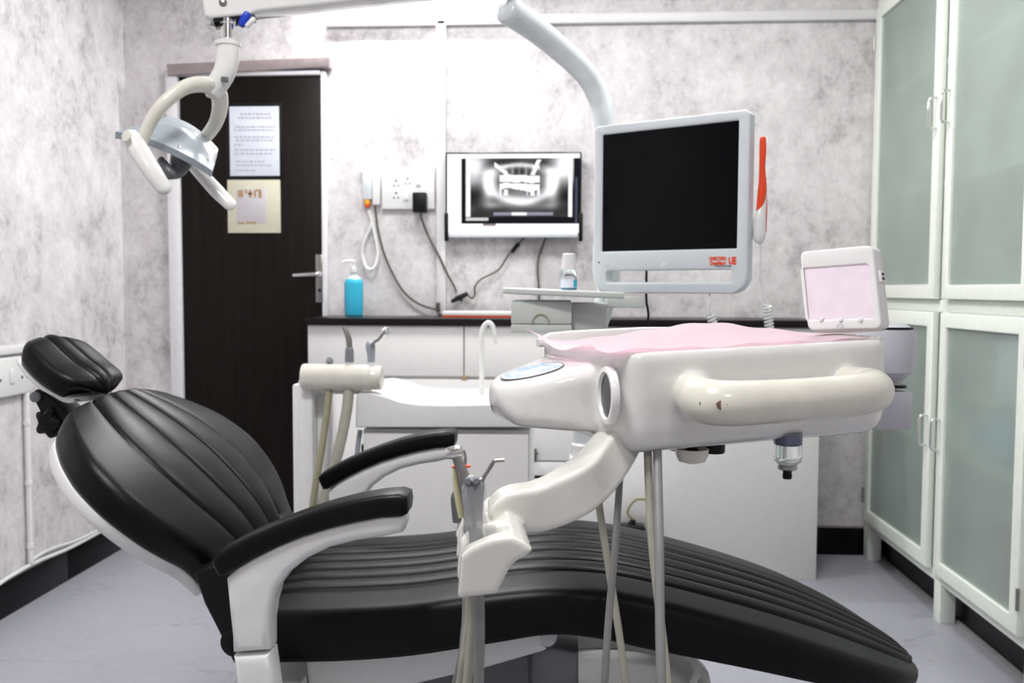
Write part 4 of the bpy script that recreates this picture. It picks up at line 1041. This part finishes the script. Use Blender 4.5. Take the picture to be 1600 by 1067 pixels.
# support joint behind the right end
JY = 1.66
c = P(1402, 560, JY)
obj('joint_housing', lathe([(.030, P(1402, 592, JY).z-c.z), (.045, P(1402, 580, JY).z-c.z), (.047, P(1402, 560, JY).z-c.z), (.047, P(1402, 524, JY).z-c.z), (.042, P(1402, 512, JY).z-c.z), (.028, P(1402, 505, JY).z-c.z), (.001, P(1402, 503, JY).z-c.z)], (P(1386, 560, JY).x, JY, c.z), seg=28), 'joint', du)
obj('joint_neck', lathe([(.020, P(1402, 604, JY).z-c.z), (.020, P(1402, 590, JY).z-c.z)], (P(1392, 560, JY).x, JY, c.z), seg=18), 'steel', du)
obj('joint_ring', lathe([(.026, -.002), (.026, .002), (.02, .003)], (P(1394, 560, JY).x, JY, P(1402, 603, JY).z), seg=20), 'bplast', du)
a, b = P(1360, 668, JY), P(1417, 606, JY)
obj('support_block', box((a.x, JY-.03, a.z), (b.x, JY+.035, b.z-.004), .003), 'joint', du)
obj('support_arm', tube([(P(1386, 560, JY).x, JY, P(1402, 552, JY).z), (P(1380, 500, JY+.02).x, JY+.14, P(1380, 556, JY).z), (P(1330, 500, 1.9).x, 1.97, P(1380, 560, JY).z-.03), (.30, 2.30, .90)], [.036, .034, .034, .034], 18, 6), 'joint', du)
obj('joint_groove', lathe([(.0425, -.003), (.0435, 0), (.0425, .003)], (P(1386, 560, JY).x, JY, P(1402, 513, JY).z), seg=26), 'bplast', du)
# chipped filler at the right end of the rim
bm = bmesh.new()
for k in range(7): add_lathe(bm, [(.001, -.004), (.005, -.002), (.005, .002), (.001, .004)], tuple(L2(DL_+.003+.003*random.random(), .045+.004*random.random(), top(DL_)-.004-.005*k)), seg=8)
obj('sealant', bm, 'cream', du)

# pink paper liner on the tray
NU, NV = 60, 30
bm = bmesh.new()
def liner(u, v):
    h = .003+.0018*sin(u*31+v*9)*sin(v*23+1)+.0012*sin(u*70-v*37)
    h += .019*exp(-((u-.29)/.10)**2-((v-.29)/.06)**2)
    if u < 0: h += -u*(.30*max(0, v-.17)/.15) + (.010*sin(v*26) if v > .05 else 0)*(-u/.03)
    return L2(u, v, top(max(u, 0))+h)
vs = [[bm.verts.new(liner(-.016-.018*max(0, (j/NV-.5))*2+(DL_-.035+.016+.018*max(0, (j/NV-.5))*2)*i/NU, .010+(.298)*j/NV)) for i in range(NU+1)] for j in range(NV+1)]
for j in range(NV):
    for i in range(NU): bm.faces.new((vs[j][i], vs[j][i+1], vs[j+1][i+1], vs[j+1][i]))
ge = bmesh.ops.solidify(bm, geom=bm.faces[:], thickness=.0006)
obj('paper_liner', bm, 'pink', label='pink and white printed paper liner covering the instrument tray', cat='paper')

# film viewer standing on the liner
VY = 1.49
BLv, BRv, TLv, TRv = P(1262, 519, VY), P(1374, 523, VY-.08), P(1246, 402, VY+.02), P(1363, 386, VY-.06)
for v_ in (BLv, BRv, TLv, TRv): v_.z += .003
exv = (BRv-BLv+TRv-TLv)/2
eyv = (TLv-BLv+TRv-BRv)/2
VM = Matrix((exv.normalized(), eyv.normalized(), exv.cross(eyv).normalized())).transposed().to_4x4(); VM.translation = BLv; vw = exv.length; vh = eyv.length
fv = thing('film_viewer', 'small white tabletop film viewer with a pink reflection painted in its window, standing on the pink liner', 'viewer', tuple(BLv))
def vloc(px, py):
    d_ = fw + rt*((px-800)/F) - up*((py-533.5)/F); n = VM.to_3x3() @ Vector((0, 0, 1))
    p = EYE+d_*((BLv-EYE).dot(n)/d_.dot(n)); q = VM.inverted() @ p; return q.x, q.y
w0 = vloc(1263, 500); w1 = vloc(1356, 412)
obj('housing', plate([rrect(0, 0, vw, vh, .010), rrect(w0[0]-.002, w0[1], w1[0], w1[1], .006)], .034, .003, VM @ Matrix.Translation((0, 0, -.017))), 'white', fv)
obj('window', box((w0[0]-.004, w0[1]-.002, -.016), (w1[0]+.002, w1[1]+.002, -.003), 0, VM), 'lilac', fv, label='viewing window with a painted pink reflection')
for px, py in ((1284, 499), (1314, 500), (1345, 500)):
    q = vloc(px, py); obj('button', lathe([(.0035, -.002), (.0035, .002), (.002, .003), (.001, .003)], tuple(VM @ Vector((q[0], q[1]+.0005, 0))), tuple(VM.to_3x3() @ Vector((0, 0, 1))), 12), 'white', fv)
q = vloc(1313, 511); obj('lettering', text('GI', .0125, VM @ Matrix.Translation((q[0], q[1], .0004)), .0003), 'ink', fv)
obj('side_switch', box((vw-.0005, vh*.56, -.026), (vw+.004, vh*.70, -.010), .001, VM), 'white', fv)
for k in (.59, .645): obj('switch_slot', box((vw+.0036, vh*k, -.022), (vw+.0046, vh*(k+.03), -.014), 0, VM), 'bplast', fv)
obj('stand', box((.01, -.0035, -.030), (vw-.01, .004, -.006), .001, VM), 'cream', fv)

# ------------------------------------------------------------------ holder arm with the instruments
HY0 = 1.00
# block: extruded end profile, saddles cut in its top
pf = [(715, 936), (721, 869), (733, 858), (755, 848), (776, 841), (803, 840), (821, 849), (833, 861), (820, 871), (808, 877), (799, 886), (792, 898), (784, 914), (776, 929)]
pw = [P(a_, b_, HY0) for a_, b_ in pf]
dirv = Vector((-.030, .225, .0)); 
bm = bmesh.new(); R = []
K = 44
for k in range(K+1):
    s = k/K; ring = []
    sl = max(exp(-((s-c_)/.065)**4) for c_ in (.20, .45, .70, .93))
    for i, p in enumerate(pw):
        q = p+dirv*s
        if i in (1, 2, 3, 4): q = q+Vector((.010*sl if i < 3 else 0, 0, -(.030, .030, .026, .014)[i-1]*sl))
        elif i == 0: q = q+Vector((0, 0, .028*s))
        elif i > 9: q = q+Vector((0, 0, .020*s))
        ring.append(q)
    R.append(ring)
rings(bm, R)
# arm from the block up to the unit
e0 = pw[5]+dirv*.62+Vector((-.004, 0, -.016))
ap = [e0, P(800, 795, 1.14), P(840, 790, 1.15), P(885, 772, 1.17), P(925, 742, 1.235), P(955, 705, 1.30), P(974, 672, 1.37), P(985, 640, 1.42)]
ap = catmull(ap, 7)
Ra = []
for i, p in enumerate(ap):
    t = (ap[min(i+1, len(ap)-1)]-ap[max(i-1, 0)]).normalized()
    sd = Vector((-.20, 1, 0)).normalized(); sd = (sd-t*t.dot(sd)).normalized(); nn = t.cross(sd)
    if nn.z < 0: nn = -nn
    k = i/(len(ap)-1)
    hw, hh = .026+.003*k, .024+.006*sin(pi*min(1, k*1.1))
    Ra.append([p+sd*a_+nn*b_ for a_, b_ in rrect(-hw, -hh, hw, hh, .006, 4)])
rings(bm, Ra)
hold = remesh(bm, .0028, 3, .5)
ha = obj('holder_arm', hold, 'arm', du)

def slot(s, dx=0, dz=0): return pw[3]+dirv*s+Vector((-.002+dx, 0, -.012+dz))
# three-way syringe in the nearest saddle
SYY = slot(.20).y
sy = thing('air_water_syringe', 'grey air-water syringe in cling film, nearest in the holder', 'syringe', tuple(P(744, 850, SYY)))
obj('grip', tube([P(745, 868, SYY), P(744, 840, SYY), P(743, 815, SYY), P(741, 797, SYY), P(740, 780, SYY), P(740, 765, SYY), P(742, 751, SYY), P(744, 746, SYY)], [.0078, .0085, .009, .0105, .0122, .0132, .0118, .006], 18, 5, round_end=.3), 'gmetal', sy)
for px in (733, 746):
    c = P(px-1, 754, SYY-.0125); obj('button', lathe([(.0046, 0), (.0046, .0035), (.0035, .005), (.001, .005)], tuple(c), (-.1, -1, .55), 14), 'dgrey', sy)
obj('nozzle', tube([P(752, 750, SYY), P(757, 744, SYY), P(766, 730, SYY), P(771, 722, SYY), P(776, 720, SYY), P(788, 719, SYY)], [.0045, .0025, .0025, .0025, .0025, .0025], 10, 4), 'steel', sy)
bm = bmesh.new(); R = []
for k, (px, py, r_) in enumerate(((746, 862, .0125), (745, 846, .0115), (744, 830, .0125), (743, 818, .0135), (742, 806, .0125), (741, 792, .0122), (740, 776, .0142), (741, 760, .0138), (743, 750, .011))):
    c = P(px, py, SYY); R.append([c+Vector((cos(2*pi*j/22)*r_*(1+.10*sin(j*2.7+k*1.9)), sin(2*pi*j/22)*r_*(1+.10*sin(j*2.1+k)), .0015*sin(j*1.7+k))) for j in range(22)])
rings(bm, R, cap=False); obj('film_sleeve', bm, 'film', sy)
bm = bmesh.new(); c = P(752, 816, SYY-.004)
vs = [[bm.verts.new(c+Vector((-.004+.022*i/8, .010*sin(i*.8+j), -.026+.03*j/6+.003*sin(i*1.3)))) for i in range(9)] for j in range(7)]
for j in range(6):
    for i in range(8): bm.faces.new((vs[j][i], vs[j][i+1], vs[j+1][i+1], vs[j+1][i]))
obj('film_tail', bm, 'film', sy)
# contra-angle handpiece
SH = slot(.45).y
hp2 = thing('dental_handpiece', 'steel angled handpiece with pale yellow sleeve behind the grey syringe', 'handpiece', tuple(P(730, 830, SH)))
obj('handle', tube([P(735, 835, SH), P(733, 800, SH), P(730, 775, SH), P(726, 752, SH), P(721, 735, SH), P(716, 722, SH), P(712, 711, SH)], [.0078, .0078, .0082, .0085, .0072, .0062, .0058], 16, 5), 'steel', hp2)
obj('head', lathe([(.001, -.011), (.006, -.011), (.0078, -.008), (.0078, .006), (.0068, .009), (.001, .010)], tuple(P(711, 706, SH)), (.93, -.1, .22), 18), 'chrome', hp2)
obj('sleeve', tube([P(722, 808, SH+.014), P(719, 785, SH+.014), P(716, 760, SH+.014), P(714, 735, SH+.014), P(714, 729, SH+.014)], [.0048, .0062, .0066, .0052, .0045], 12, 4), 'yell', hp2, label='pale yellow sleeve')
obj('red_ring', lathe([(.0062, -.0012), (.0066, 0), (.0062, .0012)], tuple(P(713.5, 729, SH+.014)), (0, 0, 1), 14), 'red', hp2)
obj('clear_tip', tube([P(722, 728, SH+.012), P(722, 715, SH+.012), P(720, 704, SH+.012)], [.0062, .0062, .0055], 12, 3), 'clear', hp2)
obj('red_ring', lathe([(.0066, -.0012), (.007, 0), (.0066, .0012)], tuple(P(727.5, 728, SH+.012)), (0, 0, 1), 14), 'red', hp2)
S3 = slot(.80).y
t = thing('dental_handpiece', 'dark grey handpiece barely showing behind the yellow-sleeved one', 'handpiece', tuple(P(716, 800, S3)))
obj('handle', tube([P(716, 815, S3), P(715, 800, S3), P(713, 785, S3), P(712, 775, S3), P(712, 768, S3)], [.0075, .008, .0075, .0065, .004], 14, 4), 'dgrey', t)

# hoses: from the holder down, in a loop, and back up to the unit
def hose(pts, r, m, label):
    o = obj('instrument_hose', tube(pts, r, 12, 6), m, label=label, cat='hose', group='instrument hoses of the delivery unit'); return o
q = lambda px, py, Y: tuple(P(px, py, Y))
hose([q(747, 895, SYY), q(749, 960, SYY), q(749, 1010, SYY), q(748, 1060, SYY), q(752, 1160, SYY+.01), (.02, 1.08, .46), (.11, 1.10, .47), q(1036, 1160, 1.13), q(1033, 1060, 1.14), q(1031, 960, 1.17), q(1030, 850, 1.21), q(1028, 760, 1.26), q(1027, 700, 1.30)], .0066, 'hoseg', 'thick grey hose from the near end of the holder, frontmost under the tray')
hose([q(736, 885, SH), q(739, 960, SH), q(736, 1000, SH), q(731, 1060, SH), q(726, 1160, SH+.01), (.00, 1.15, .45), (.13, 1.17, .46), q(1050, 1160, 1.19), q(1042, 1060, 1.20), q(1031, 960, 1.22), q(1019, 850, 1.25), q(1014, 760, 1.28), q(1012, 700, 1.31)], .0060, 'hoseb', 'beige hose from the middle of the holder, behind the grey one under the tray')
hose([q(732, 862, S3-.02), q(733, 960, S3-.02), q(728, 1000, S3-.02), q(720, 1060, S3-.02), q(712, 1160, S3), (.00, 1.30, .44), (.10, 1.33, .45), q(990, 1160, 1.33), q(977, 1060, 1.34), q(966, 980, 1.355), q(953, 900, 1.365), q(942, 830, 1.375), q(934, 770, 1.39), q(932, 720, 1.42), q(934, 684, 1.45)], .0058, 'hoseb', 'slim beige hose crossing behind the grey hose near the holder arm')
hose([q(728, 850, S3+.03), q(728, 960, S3+.03), q(724, 1010, S3+.03), (-.15, 1.27, .42), (.02, 1.20, .38), q(938, 1160, 1.24), q(945, 1060, 1.25), q(950, 980, 1.28), q(957, 900, 1.31), q(963, 830, 1.345), q(967, 770, 1.39), q(970, 720, 1.44), q(972, 692, 1.47)], .0056, 'hoseg', 'slim grey hose crossing in front of the beige one near the holder arm')
